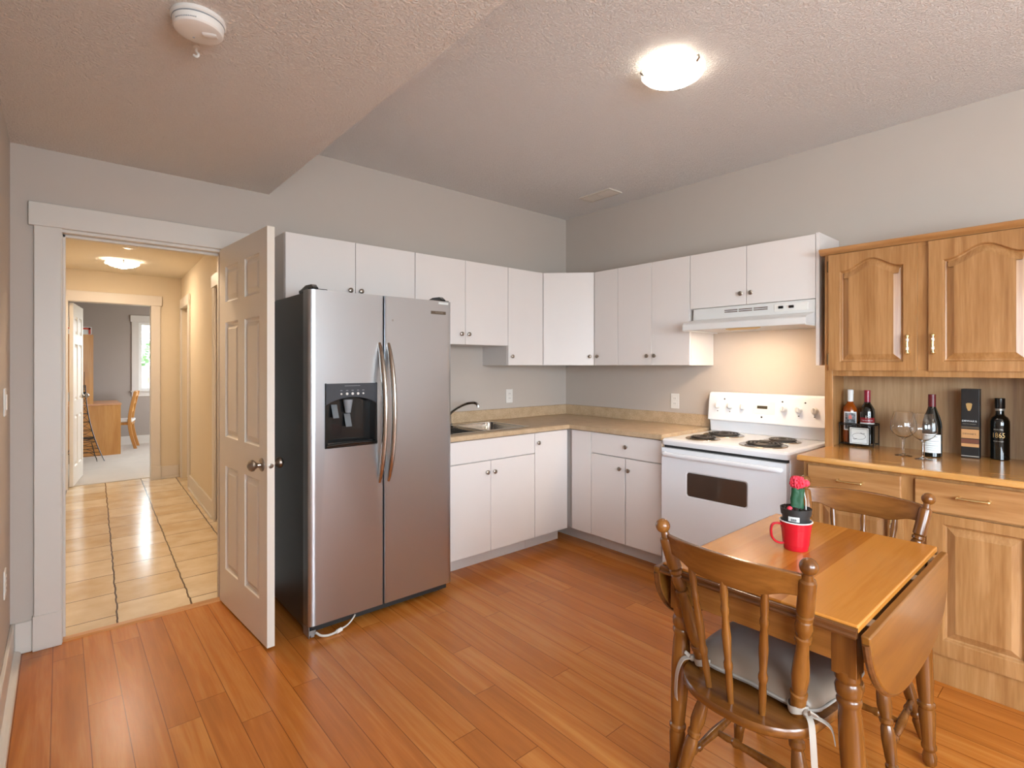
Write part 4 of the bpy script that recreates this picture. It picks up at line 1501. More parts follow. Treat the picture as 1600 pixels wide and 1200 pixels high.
text('badge_lettering', 'FRIGIDAIRE', 0.011, (-1.922, -0.783, 1.6815), (1, 0, 0), (0, 0, 1), plain('badge_print', '#9c9083', 0.3), rdoor)
MB().box(-1.925, -1.858, -0.7815, -0.7795, 1.733, 1.744).build('paper_sticker', M_PAPER, rdoor)
MB().turn((-2.225, -0.7795, 1.62), (-2.225, -0.7805, 1.62), [(0, 0.007), (1, 0.006)], 12).build('dent_mark', M_BRACK, rdoor)
for x0, x1 in ((FX0 + 0.005, FX0 + 0.105), (FX1 - 0.115, FX1 - 0.005)):
    mb = MB()
    mb.prism([(-0.76, 1.752), (-0.765, 1.762), (-0.735, 1.782), (-0.66, 1.785), (-0.58, 1.768), (-0.57, 1.743), (-0.69, 1.743)], (x0 + (0.02 if x0 < -2 else 0.05), 0, 0), (0, 1, 0), (0, 0, 1), (0.03, 0, 0))
    mb.prism([(-0.755, 1.752), (-0.755, 1.760), (-0.62, 1.760), (-0.62, 1.743), (-0.70, 1.743)], (x0, 0, 0), (0, 1, 0), (0, 0, 1), (x1 - x0, 0, 0))
    mb.build('hinge_cover', M_BLACK, t, bevel=0.003)
# loose hose and bracket at the foot
mb = MB()
mb.box(-2.683, -2.679, -0.772, -0.69, 0.004, 0.060).box(-2.679, -2.645, -0.764, -0.760, 0.012, 0.035).box(-2.672, -2.655, -0.772, -0.70, 0.006, 0.02)
mb.build('foot_bracket', M_BRACK, t, bevel=0.001)
MB().tube(spline([(-2.645, -0.768, 0.022), (-2.63, -0.792, 0.012), (-2.60, -0.806, 0.008), (-2.565, -0.806, 0.009), (-2.54, -0.80, 0.012)], 5), 0.006, 8).build('drain_hose', M_TRANSP, t)
MB().cyl((-2.555, -0.806, 0.010), (-2.525, -0.797, 0.012), 0.010, seg=10).build('hose_connector', M_PLASTW, t)
MB().tube(spline([(-2.53, -0.798, 0.012), (-2.49, -0.79, 0.02), (-2.46, -0.78, 0.035), (-2.44, -0.77, 0.05)], 5), 0.004, 8).build('drain_hose', M_TRANSP, t)
for x in (-2.60, -1.90):
    MB().cyl((x - 0.012, -0.70, 0.02), (x + 0.012, -0.70, 0.02), 0.02, seg=14).build('roller', M_BRACK, t)

# ================================================================== HUTCH
t = thing('buffet_cabinet', 'oak buffet base with drawers and raised-panel doors right of the stove', 'cabinet', (-0.46, -2.8, 0))
HB0, HB1 = -3.262, -2.362
MB().box(-0.745, -0.105, HB0, HB1, 0.0, 0.886).build('case', M_OAKV, t, bevel=0.002)
mb = MB().prism([(0, 0), (-0.018, 0), (-0.026, 0.005), (-0.028, 0.014), (-0.025, 0.022), (-0.02, 0.024), (-0.018, 0.029), (0, 0.029)], (-0.762, HB0 - 0.025, 0.886), (1, 0, 0), (0, 0, 1), (0, HB1 - HB0 + 0.043, 0))
mb.box(-0.7625, -0.100, HB0 - 0.025, HB1 + 0.018, 0.886, 0.915)
mb.build('wood_top', M_OAKT, t, bevel=0.002)


def pull(parent, p, along, n, L=0.095, insert=False):
    p, a, n = Vector(p), Vector(along), Vector(n)
    mb = MB()
    e0, e1 = p - a * L / 2, p + a * L / 2
    for e_ in (e0, e1):
        mb.turn(e_, e_ + n * 0.024, [(0, 0.008), (0.2, 0.006), (0.7, 0.0055), (1, 0.007)], 10)
        mb.ball(e_ + n * 0.024, 0.0085, 10, 6)
    pts = [e0 + n * 0.026, p - a * L * 0.25 + n * 0.029, p + n * 0.030, p + a * L * 0.25 + n * 0.029, e1 + n * 0.026]
    mb.tube(pts, [0.0065, 0.0058, 0.0066, 0.0058, 0.0065], 8)
    o = mb.build('pull_handle', M_BRASS, parent)
    if insert:
        MB().tube([p - a * L * 0.33 + n * 0.029, p + a * L * 0.33 + n * 0.029], 0.0062, 8).build('handle_insert', M_PORC, parent)
    return o


def raised_front(parent, name, y0, y1, z0, z1, X, hole, mat, prof, handle=None):
    """front whose visible face is at X, facing -x; left edge y1"""
    w, h = y1 - y0, z1 - z0
    d = MB().panelled((X, y1, z0), (0, -1, 0), (0, 0, 1), (-1, 0, 0), w, h, hole, prof, 0.019)
    return d.build(name, mat, parent, smooth=12, wn=True)


RP = [(0.003, -0.003), (0.007, -0.013), (0.013, -0.015), (0.042, -0.001), (0.044, -0.001)]
DF = [(0.008, 0.0), (0.010, 0.0)]
for y1, y0 in ((-2.385, -2.775), (-2.823, -3.230)):
    d = MB().box(-0.764, -0.745, y0, y1, 0.737, 0.871).build('drawer', M_OAKH, t, bevel=0.006, bseg=3)
    pull(d, (-0.764, (y0 + y1) / 2 + 0.005, 0.813), (0, 1, 0), (-1, 0, 0))
for y1, y0, hs in ((-2.385, -2.780, -1), (-2.866, -3.232, 1)):
    w, h = y1 - y0, 0.730 - 0.128
    d = raised_front(t, 'door', y0, y1, 0.128, 0.730, -0.764, [rect(0.055, w - 0.055, 0.065, h - 0.04)], M_OAKV2, RP)
    yy = y0 + 0.035 if hs < 0 else y1 - 0.03
    if hs < 0:
        pull(d, (-0.764, yy, 0.62), (0, 0, 1), (-1, 0, 0), insert=True)
    else:
        pull(d, (-0.764, y0 + 0.028, 0.62), (0, 0, 1), (-1, 0, 0), insert=True)

t = thing('hutch', 'oak hutch with two arched-panel doors over an open bay, standing on the buffet', 'cabinet', (-0.23, -2.8, 0.915))
HU0, HU1 = -3.255, -2.336
mb = MB()
mb.box(-0.370, -0.106, HU1 - 0.018, HU1, 0.915, 1.985).box(-0.370, -0.106, HU0, HU0 + 0.018, 0.915, 1.985)
mb.box(-0.370, -0.106, HU0 + 0.018, HU1 - 0.018, 1.318, 1.336).box(-0.370, -0.106, HU0 + 0.018, HU1 - 0.018, 1.967, 1.985)
# face frame
mb.box(-0.372, -0.352, HU1 - 0.040, HU1, 0.915, 1.988).box(-0.372, -0.352, HU0, HU0 + 0.040, 0.915, 1.988)
mb.box(-0.372, -0.352, HU0 + 0.04, HU1 - 0.04, 1.312, 1.350).box(-0.372, -0.352, HU0 + 0.04, HU1 - 0.04, 1.965, 1.988)
mb.box(-0.372, -0.352, -2.815, -2.745, 1.35, 1.965)
mb.build('case', M_OAKV, t, bevel=0.0015)
MB().box(-0.118, -0.106, HU0 + 0.018, HU1 - 0.018, 0.915, 1.318).build('back_panel', M_OAKB, t)
MB().box(-0.118, -0.106, HU0 + 0.018, HU1 - 0.018, 1.336, 1.967).build('back_panel', M_OAKB, t)
mb = MB().prism([(0.0, 1.985), (-0.012, 1.985), (-0.016, 1.992), (-0.026, 1.997), (-0.033, 2.006), (-0.035, 2.017), (0.0, 2.017)], (-0.371, HU0 - 0.02, 0), (1, 0, 0), (0, 0, 1), (0, HU1 - HU0 + 0.04, 0))
mb.box(-0.371, -0.10, HU0 - 0.02, HU1 + 0.02, 1.986, 2.017)
mb.build('crown_moulding', M_OAKH, t, bevel=0.001)


def arch_hole(w, h):
    x0, x1, zb = 0.055, w - 0.055, 0.045
    zs, za = h - 0.096, h - 0.040
    pts = [(x0, zb), (x1, zb), (x1, zs)]
    n = 18
    for k in range(1, n):
        s = 1 - k / n
        u = abs(2 * s - 1)
        # cathedral: flat shoulder, S-curve up to the crown
        f = 0.5 * (1 + math.cos(math.pi * min(1, u * 1.08)))
        pts.append((x0 + (x1 - x0) * s, zs + (za - zs) * f))
    pts.append((x0, zs))
    return pts


for y1, y0, hs in ((-2.361, -2.757, -1), (-2.803, -3.212, 1)):
    w, h = y1 - y0, 1.980 - 1.342
    d = raised_front(t, 'door', y0, y1, 1.342, 1.980, -0.391, [arch_hole(w, h)], M_OAKV2, RP)
    yy = y0 + 0.033 if hs < 0 else y1 - 0.022
    pull(d, (-0.391, yy, 1.475), (0, 0, 1), (-1, 0, 0), 0.085, insert=True)
    hy = y1 + 0.003 if hs < 0 else y0 - 0.003
    for z in (1.405, 1.918):
        MB().cyl((-0.386, hy, z - 0.026), (-0.386, hy, z + 0.026), 0.0055, seg=10).ball((-0.386, hy, z + 0.027), 0.0055, 8, 6).ball((-0.386, hy, z - 0.027), 0.0055, 8, 6).build('hinge', M_BRONZE, d)


# ------------------------------------------------------------------ things on the buffet
ZK = 0.9155


def bottle(name, label, x, y, z, prof, gm, cap, lblm, parts=(), group=None):
    t = thing(name, label, 'bottle', (x, y, z), group=group)
    return t


def lathe_at(x, y, z, prof, seg=28):
    h = prof[-1][0]
    return MB().turn((x, y, z), (x, y, z + h), [(a / h, r) for a, r in prof], seg)


def wrap(x, y, z0, z1, r, a0, a1, n=12, th=0.0006):
    mb = MB()
    lo, hi, lo2, hi2 = [], [], [], []
    for k in range(n + 1):
        a = a0 + (a1 - a0) * k / n
        c, s = math.cos(a), math.sin(a)
        lo.append((x + r * c, y + r * s, z0)); hi.append((x + r * c, y + r * s, z1))
    A = [mb.bm.verts.new(p) for p in lo]
    B = [mb.bm.verts.new(p) for p in hi]
    for k in range(n):
        mb.bm.faces.new((A[k], A[k + 1], B[k + 1], B[k]))
    return mb


def to_cam(x, y):
    return math.atan2(-3.406 - y, -3.621 - x)


# wire rack with two bottles
RX, RY = -0.185, -2.445
t = thing('wine_rack', 'black wire caddy with a framed picture tag holding two bottles', 'rack', (RX, RY, ZK))
x0, x1, y0, y1 = RX - 0.052, RX + 0.052, RY - 0.088, RY + 0.078
mb = MB()
for z in (0.012, 0.118, 0.126):
    mb.tube([(x0, y0, ZK + z), (x1, y0, ZK + z), (x1, y1, ZK + z), (x0, y1, ZK + z)], 0.0028, 6, closed=True)
for x in (x0, x1):
    for y in (y0, (y0 + y1) / 2, y1):
        mb.tube([(x, y, ZK + 0.001), (x, y, ZK + 0.126)], 0.0026, 6)
for y in (y0 + 0.03, (y0 + y1) / 2, y1 - 0.03):
    mb.tube([(x0, y, ZK + 0.012), (x1, y, ZK + 0.012)], 0.0022, 6)
mb.tube([(x0, y0, ZK + 0.126), (x0 - 0.004, y0 - 0.02, ZK + 0.128)], 0.003, 6)
mb.build('wire_frame', M_WIRE, t)
pl = MB().box(x0 - 0.008, x0 - 0.004, RY - 0.075, RY + 0.03, ZK + 0.008, ZK + 0.112).build('tag_frame', M_BLACK, t, bevel=0.001)
MB().box(x0 - 0.0088, x0 - 0.008, RY - 0.068, RY + 0.023, ZK + 0.015, ZK + 0.105).build('tag_paper', M_PAPER, pl)
mb = MB()
yy0, yy1, zz0, zz1 = RY - 0.062, RY + 0.017, ZK + 0.021, ZK + 0.099
mb.tube([(x0 - 0.009, yy0, zz0), (x0 - 0.009, yy1, zz0), (x0 - 0.009, yy1, zz1), (x0 - 0.009, yy0, zz1)], 0.0011, 4, closed=True)
mb.tube([(x0 - 0.009, RY - 0.022 + 0.032 * math.cos(a * 0.3142), ZK + 0.058 + 0.017 * math.sin(a * 0.3142)) for a in range(20)], 0.0008, 4, closed=True)
mb.tube([(x0 - 0.009, RY - 0.05, ZK + 0.075), (x0 - 0.009, RY - 0.038, ZK + 0.073), (x0 - 0.009, RY - 0.03, ZK + 0.078)], 0.0013, 4)
mb.tube([(x0 - 0.009, RY - 0.012, ZK + 0.045), (x0 - 0.009, RY, ZK + 0.04), (x0 - 0.009, RY + 0.008, ZK + 0.044)], 0.0013, 4)
mb.build('tag_drawing', M_INK, pl)

BP = [(0, 0.0), (0.0005, 0.034), (0.004, 0.0365), (0.175, 0.0368), (0.195, 0.034), (0.212, 0.025), (0.225, 0.0165), (0.235, 0.0145), (0.29, 0.0140), (0.296, 0.0145), (0.300, 0.0)]
bx, by = RX, RY + 0.038
a = to_cam(bx, by)
t = thing('rose_bottle', 'amber bottle with white cap and grey picture label, left in the wire caddy', 'bottle', (bx, by, ZK + 0.015), group='bottles in the wire caddy')
lathe_at(bx, by, ZK + 0.015, BP).build('glass_body', plain('amber_bottle', '#8a3f0c', 0.08, coat=0.5), t)
lathe_at(bx, by, ZK + 0.247, [(0, 0.0), (0.0002, 0.0150), (0.045, 0.0156), (0.046, 0.0165), (0.066, 0.0165), (0.069, 0.013), (0.0695, 0.0)], 20).build('cap', M_FOILW, t)
lb = wrap(bx, by, ZK + 0.085, ZK + 0.190, 0.0373, a - 0.95, a + 0.95).build('label', M_PAPER, t, recalc=False)
wrap(bx, by, ZK + 0.092, ZK + 0.183, 0.0377, a - 0.72, a + 0.72).build('label_picture', speckle('label_print', '#30363c', '#8d9499', 0.6, 90), t, recalc=False)
mb = MB()
for k in range(3):
    wrap_a = a - 0.12 + 0.12 * k
    mb.turn((bx + 0.0376 * math.cos(wrap_a), by + 0.0376 * math.sin(wrap_a), ZK + 0.150), (bx + 0.0376 * math.cos(wrap_a), by + 0.0376 * math.sin(wrap_a), ZK + 0.172 + 0.006 * (k == 1)), [(0, 0.004), (0.6, 0.0035), (1, 0.0005)], 6)
mb.build('label_flame', plain('pink_print', '#e08078', 0.6), t)
bx, by = RX + 0.004, RY - 0.045
a = to_cam(bx, by)
t = thing('red_wine_bottle', 'dark wine bottle with red foil and red banded label, right in the wire caddy', 'bottle', (bx, by, ZK + 0.015), group='bottles in the wire caddy')
lathe_at(bx, by, ZK + 0.015, BP).build('glass_body', M_GREENG, t)
lathe_at(bx, by, ZK + 0.247, [(0, 0.0), (0.0002, 0.0150), (0.064, 0.0155), (0.068, 0.0145), (0.0685, 0.0)], 20).build('cap', M_FOILM, t)
wrap(bx, by, ZK + 0.135, ZK + 0.162, 0.0373, a - 1.1, a + 1.1).build('label', M_REDLBL, t, recalc=False)
wrap(bx, by, ZK + 0.125, ZK + 0.134, 0.0373, a - 1.1, a + 1.1).build('label_stripe', M_PAPER, t, recalc=False)
text('label_lettering', '19', 0.026, (bx, by, ZK + 0.164), (0, -1, 0), (0, 0, 1), M_PAPER, t, curve=(bx, by, 0.0376, a))
text('label_small_print', 'THE BANISHED', 0.0085, (bx, by, ZK + 0.146), (0, -1, 0), (0, 0, 1), M_PAPER, t, curve=(bx, by, 0.0376, a))

# wine glasses
GP = [(0.0, 0.0), (0.0005, 0.036), (0.002, 0.0365), (0.006, 0.016), (0.012, 0.0055), (0.03, 0.0042), (0.080, 0.0042), (0.088, 0.009), (0.097, 0.026), (0.112, 0.043), (0.130, 0.0525), (0.148, 0.0545), (0.170, 0.0520), (0.197, 0.0450), (0.220, 0.0385),
      (0.2205, 0.0373), (0.197, 0.0437), (0.170, 0.0506), (0.148, 0.0530), (0.131, 0.0510), (0.113, 0.0414), (0.099, 0.0246), (0.092, 0.009), (0.091, 0.0)]


def wine_glass(x, y, label):
    t = thing('wine_glass', label, 'glass', (x, y, ZK), group='wine glasses on the buffet')
    mb = MB()
    hmax = 0.2205
    mb.turn((x, y, ZK), (x, y, ZK + hmax), [(p / hmax, r) for p, r in GP[:7]], 28)
    mb.build('stem', M_GLASS, t)
    mb = MB().turn((x, y, ZK), (x, y, ZK + hmax), [(0.0802 / hmax, 0.0)] + [(p / hmax, r) for p, r in GP[6:]], 36)
    mb.build('bowl', M_GLASS, t)
    return t


wine_glass(-0.405, -2.705, 'empty wine glass nearer the wire caddy, left of the two glasses')
wine_glass(-0.463, -2.798, 'empty wine glass standing in front of the white-labelled wine bottle')

WB = [(0, 0.0), (0.0005, 0.038), (0.004, 0.0405), (0.15, 0.0408), (0.17, 0.0385), (0.20, 0.031), (0.235, 0.0195), (0.25, 0.0155), (0.30, 0.0148), (0.3085, 0.0150), (0.309, 0.0)]
bx, by = -0.325, -2.805
a = to_cam(bx, by)
t = thing('wine_bottle', 'dark wine bottle with dark red foil and white label behind a glass', 'bottle', (bx, by, ZK))
lathe_at(bx, by, ZK, WB).build('glass_body', M_GREENG, t)
lathe_at(bx, by, ZK + 0.248, [(0, 0.0), (0.0002, 0.0163), (0.055, 0.0158), (0.0615, 0.0158), (0.062, 0.0)], 20).build('foil_cap', M_FOILR, t)
lb = wrap(bx, by, ZK + 0.022, ZK + 0.112, 0.0413, a - 1.15, a + 0.95).build('label', M_PAPER, t, recalc=False)
M_LINE = plain('label_ink', '#6f7476', 0.6)
for z, w_, th in ((0.100, 0.9, 0.0035), (0.093, 0.6, 0.0012), (0.079, 1.1, 0.002), (0.068, 0.8, 0.0012), (0.056, 1.0, 0.0022), (0.046, 0.7, 0.0012), (0.036, 0.5, 0.0012)):
    wrap(bx, by, ZK + z, ZK + z + th, 0.0416, a - 0.1 - w_ * 0.7, a - 0.1 + w_ * 0.7).build('label_marks', M_LINE, t, recalc=False)

# gift carton
gx0, gy0 = -0.205, -2.938
t = thing('gift_carton', 'tall black gift carton with gold crest and copper bands against the hutch back', 'box', (gx0, gy0, ZK), math.radians(0))
MB().box(gx0 - 0.036, gx0 + 0.020, gy0 - 0.034, gy0 + 0.034, ZK, ZK + 0.338).build('carton', M_BOX, t, bevel=0.0015)
fx = gx0 - 0.0365
MB().box(fx - 0.0004, fx + 0.0005, gy0 - 0.0335, gy0 + 0.0335, ZK + 0.096, ZK + 0.140).build('copper_band', M_COPPER, t)
MB().box(fx - 0.0004, fx + 0.0005, gy0 - 0.0335, gy0 + 0.0335, ZK + 0.072, ZK + 0.092).build('brown_band', M_BROWNP, t)
MB().box(fx - 0.0004, fx + 0.0005, gy0 - 0.0335, gy0 + 0.0335, ZK + 0.054, ZK + 0.070).build('gold_band', M_COPPER, t)
MB().box(fx - 0.0004, fx + 0.0005, gy0 - 0.0335, gy0 + 0.0335, ZK + 0.145, ZK + 0.153).build('bronze_band', plain('bronze_print', '#5d503f', 0.4), t)
MB().box(fx - 0.0004, fx + 0.0005, gy0 - 0.0335, gy0 + 0.0335, ZK + 0.006, ZK + 0.011).build('silver_line', M_SILVER, t)
MB().prism([(-0.012, 0.02), (-0.006, 0.024), (0.006, 0.024), (0.012, 0.02), (0.009, 0.0), (0.004, -0.014), (-0.004, -0.014), (-0.009, 0.0)], (fx, gy0 + 0.004, ZK + 0.245), (0, -1, 0), (0, 0, 1), (-0.0006, 0, 0)).build('crest', M_GOLD, t)
text('carton_lettering', 'DEWAR\'S', 0.0115, (fx - 0.0003, gy0 + 0.003, ZK + 0.180), (0, -1, 0), (0, 0, 1), M_PAPER, t, sx=1.15)
text('carton_small_print', 'SCOTCH WHISKY', 0.0055, (fx - 0.0003, gy0 + 0.003, ZK + 0.166), (0, -1, 0), (0, 0, 1), M_SILVER, t, sx=1.15)
text('band_lettering', 'DEWAR\'S', 0.0105, (fx - 0.0006, gy0 + 0.003, ZK + 0.117), (0, -1, 0), (0, 0, 1), M_INK, t, sx=1.15)

LB = [(0, 0.0), (0.0005, 0.034), (0.003, 0.0365), (0.165, 0.0370), (0.185, 0.0365), (0.203, 0.030), (0.213, 0.0185), (0.222, 0.0160), (0.235, 0.0160), (0.2355, 0.0)]
bx, by = -0.190, -3.040
a = to_cam(bx, by)
t = thing('black_bottle', 'black bottle with silver lettering right of the gift carton', 'bottle', (bx, by, ZK))
lathe_at(bx, by, ZK, LB).build('glass_body', M_GREENG, t)
lathe_at(bx, by, ZK + 0.2355, [(0, 0.0), (0.0002, 0.0175), (0.010, 0.0175), (0.0105, 0.0)], 20).build('neck_band', M_SILVER, t)
lathe_at(bx, by, ZK + 0.246, [(0, 0.0), (0.0002, 0.0185), (0.004, 0.0195), (0.048, 0.0195), (0.050, 0.018), (0.0505, 0.0)], 20).build('cap', M_BLACK, t)
text('bottle_lettering', '1865', 0.034, (bx, by, ZK + 0.118), (0, -1, 0), (0, 0, 1), M_GOLD, t, sx=0.75, curve=(bx, by, 0.0373, a - 0.15))
text('bottle_small_print', 'SELECTED', 0.008, (bx, by, ZK + 0.146), (0, -1, 0), (0, 0, 1), M_SILVER, t, curve=(bx, by, 0.0373, a - 0.15))
text('bottle_small_print', 'VINEYARDS', 0.0075, (bx, by, ZK + 0.090), (0, -1, 0), (0, 0, 1), M_SILVER, t, curve=(bx, by, 0.0373, a - 0.15))

# ================================================================== TABLE
TX0, TX1, TY0, TY1, TZ = -2.172, -1.306, -3.000, -2.458, 0.740
TXC, TYC = (TX0 + TX1) / 2, (TY0 + TY1) / 2
t = thing('drop_leaf_table', 'honey-brown drop-leaf kitchen table with turned legs and both leaves down', 'table', (TXC, TYC, 0))
MB().box(TX0 + 0.008, TX1 - 0.008, TY0, TY1, TZ - 0.020, TZ).build('tabletop', M_TABLE, t, bevel=0.004)
for xa, xb in ((TX0 - 0.004, TX0 + 0.012), (TX1 - 0.012, TX1 + 0.004)):
    s = 1 if xa < TXC else -1
    o_ = xa if s > 0 else xb
    MB().prism([(0, -0.006), (-0.004 * s, -0.010), (-0.002 * s, -0.018), (-0.008 * s, -0.022), (-0.006 * s, -0.028), (0.02 * s, -0.028), (0.02 * s, -0.0205), (0.0118 * s, -0.0205), (0.0118 * s, -0.006)], (o_, TY0 + 0.001, TZ), (1, 0, 0), (0, 0, 1), (0, TY1 - TY0 - 0.002, 0)).build('edge_moulding', M_MAPLED, t)
AX0, AX1, AY0, AY1 = TX0 + 0.035, TX1 - 0.035, TY0 + 0.012, TY1 - 0.012
mb = MB()
mb.box(AX0, AX0 + 0.02, AY0 + 0.03, AY1 - 0.03, 0.622, TZ - 0.0205).box(AX1 - 0.02, AX1, AY0 + 0.03, AY1 - 0.03, 0.622, TZ - 0.0205)
mb.box(AX0 + 0.03, AX1 - 0.03, AY0 + 0.004, AY0 + 0.022, 0.622, TZ - 0.0205).box(AX0 + 0.03, AX1 - 0.03, AY1 - 0.022, AY1 - 0.004, 0.622, TZ - 0.0205)
mb.build('apron', M_MAPLEL, t, bevel=0.002)
LEGP = [(0, 0.012), (0.015, 0.019), (0.05, 0.021), (0.085, 0.016), (0.1, 0.022), (0.115, 0.022), (0.13, 0.019), (0.30, 0.025), (0.325, 0.022), (0.335, 0.026), (0.35, 0.026), (0.36, 0.021), (0.50, 0.026), (0.70, 0.0285), (0.80, 0.027), (0.845, 0.024), (0.86, 0.029), (0.875, 0.029), (0.885, 0.025), (0.90, 0.030), (0.93, 0.031), (0.95, 0.026), (0.965, 0.030), (1.0, 0.030)]
for xs, ys in ((0, 0), (0, 1), (1, 0), (1, 1)):
    x = AX0 + 0.028 if xs == 0 else AX1 - 0.028
    y = AY0 + 0.028 if ys == 0 else AY1 - 0.028
    s = -1 if ys == 0 else 1
    lg = MB()
    lg.box(x - 0.0285, x + 0.0285, y - 0.0285, y + 0.0285, 0.592, TZ - 0.0205)
    lg.turn((x, y + s * 0.030, 0), (x, y, 0.600), LEGP, 20)
    lg.build('leg', M_MAPLE, t, bevel=0.0015)
for s in (-1, 1):
    ye = TY0 - 0.006 if s < 0 else TY1 + 0.006
    hw, dp_ = (TX1 - TX0) / 2 + 0.002, 0.232
    pts = []
    n = 40
    for k in range(n + 1):
        u = math.cos(math.pi * k / n)
        v = (1 - abs(u) ** 2.8) ** (1 / 1.9)
        pts.append((u * hw, -v * dp_))
    tilt = Vector((0, s * 0.10, 1.0 * 1)).normalized()
    down = Vector((0, -s * 0.05, 1)).normalized()
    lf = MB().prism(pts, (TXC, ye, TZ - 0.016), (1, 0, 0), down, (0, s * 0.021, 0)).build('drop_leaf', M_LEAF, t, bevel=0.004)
    mb = MB()
    inner = pts
    rim_pts = [Vector((TXC, ye + s * 0.0105, TZ - 0.016)) + Vector((1, 0, 0)) * p[0] + down * p[1] for p in pts[1:-1]]
    mb.tube(rim_pts, 0.0085, 8)
    mb.build('leaf_edge_moulding', M_MAPLED, lf)
    mb = MB()
    for x in (TX0 + 0.10, TXC + 0.10, TX1 - 0.10):
        mb.box(x - 0.022, x + 0.022, ye - s * 0.012, ye + s * 0.012, TZ - 0.0225, TZ - 0.0195)
    mb.build('leaf_hinge', M_BRACK, t)

# ================================================================== CHAIRS
POSTP = [(0, 0.0165), (0.02, 0.0185), (0.13, 0.0195), (0.15, 0.0165), (0.155, 0.0215), (0.18, 0.0215), (0.186, 0.0170), (0.22, 0.0200), (0.30, 0.0225), (0.38, 0.0205), (0.47, 0.0165), (0.55, 0.0150), (0.555, 0.0205), (0.58, 0.0205), (0.586, 0.0160), (0.62, 0.0205), (0.65, 0.0220), (0.69, 0.0185), (0.70, 0.0140), (0.706, 0.0205), (0.728, 0.0205), (0.735, 0.0155), (0.745, 0.0210), (0.94, 0.0210), (0.955, 0.0195), (0.965, 0.0140), (1.0, 0.0110)]
SPINP = [(0, 0.009), (0.18, 0.0105), (0.27, 0.0095), (0.30, 0.0125), (0.33, 0.0125), (0.36, 0.0095), (0.55, 0.0130), (0.72, 0.0090), (0.75, 0.0120), (0.78, 0.0115), (0.80, 0.0090), (0.90, 0.0115), (1, 0.0085)]
CLEG = [(0, 0.011), (0.03, 0.0145), (0.10, 0.0165), (0.17, 0.0185), (0.20, 0.0135), (0.22, 0.0185), (0.245, 0.0185), (0.26, 0.0145), (0.30, 0.0170), (0.42, 0.0205), (0.50, 0.0190), (0.53, 0.0155), (0.545, 0.0200), (0.57, 0.0200), (0.58, 0.0160), (0.66, 0.0215), (0.74, 0.0200), (0.83, 0.0150), (0.85, 0.0200), (0.88, 0.0200), (0.895, 0.0165), (1, 0.0180)]
STRP = [(0, 0.008), (0.12, 0.0115), (0.16, 0.0095), (0.18, 0.0135), (0.21, 0.0135), (0.23, 0.0100), (0.40, 0.0130), (0.5, 0.0145), (0.60, 0.0130), (0.77, 0.0100), (0.79, 0.0135), (0.82, 0.0135), (0.84, 0.0095), (0.88, 0.0115), (1, 0.008)]


def post_x(z):
    return -0.157 - 0.113 * (z - 0.43) / 0.45


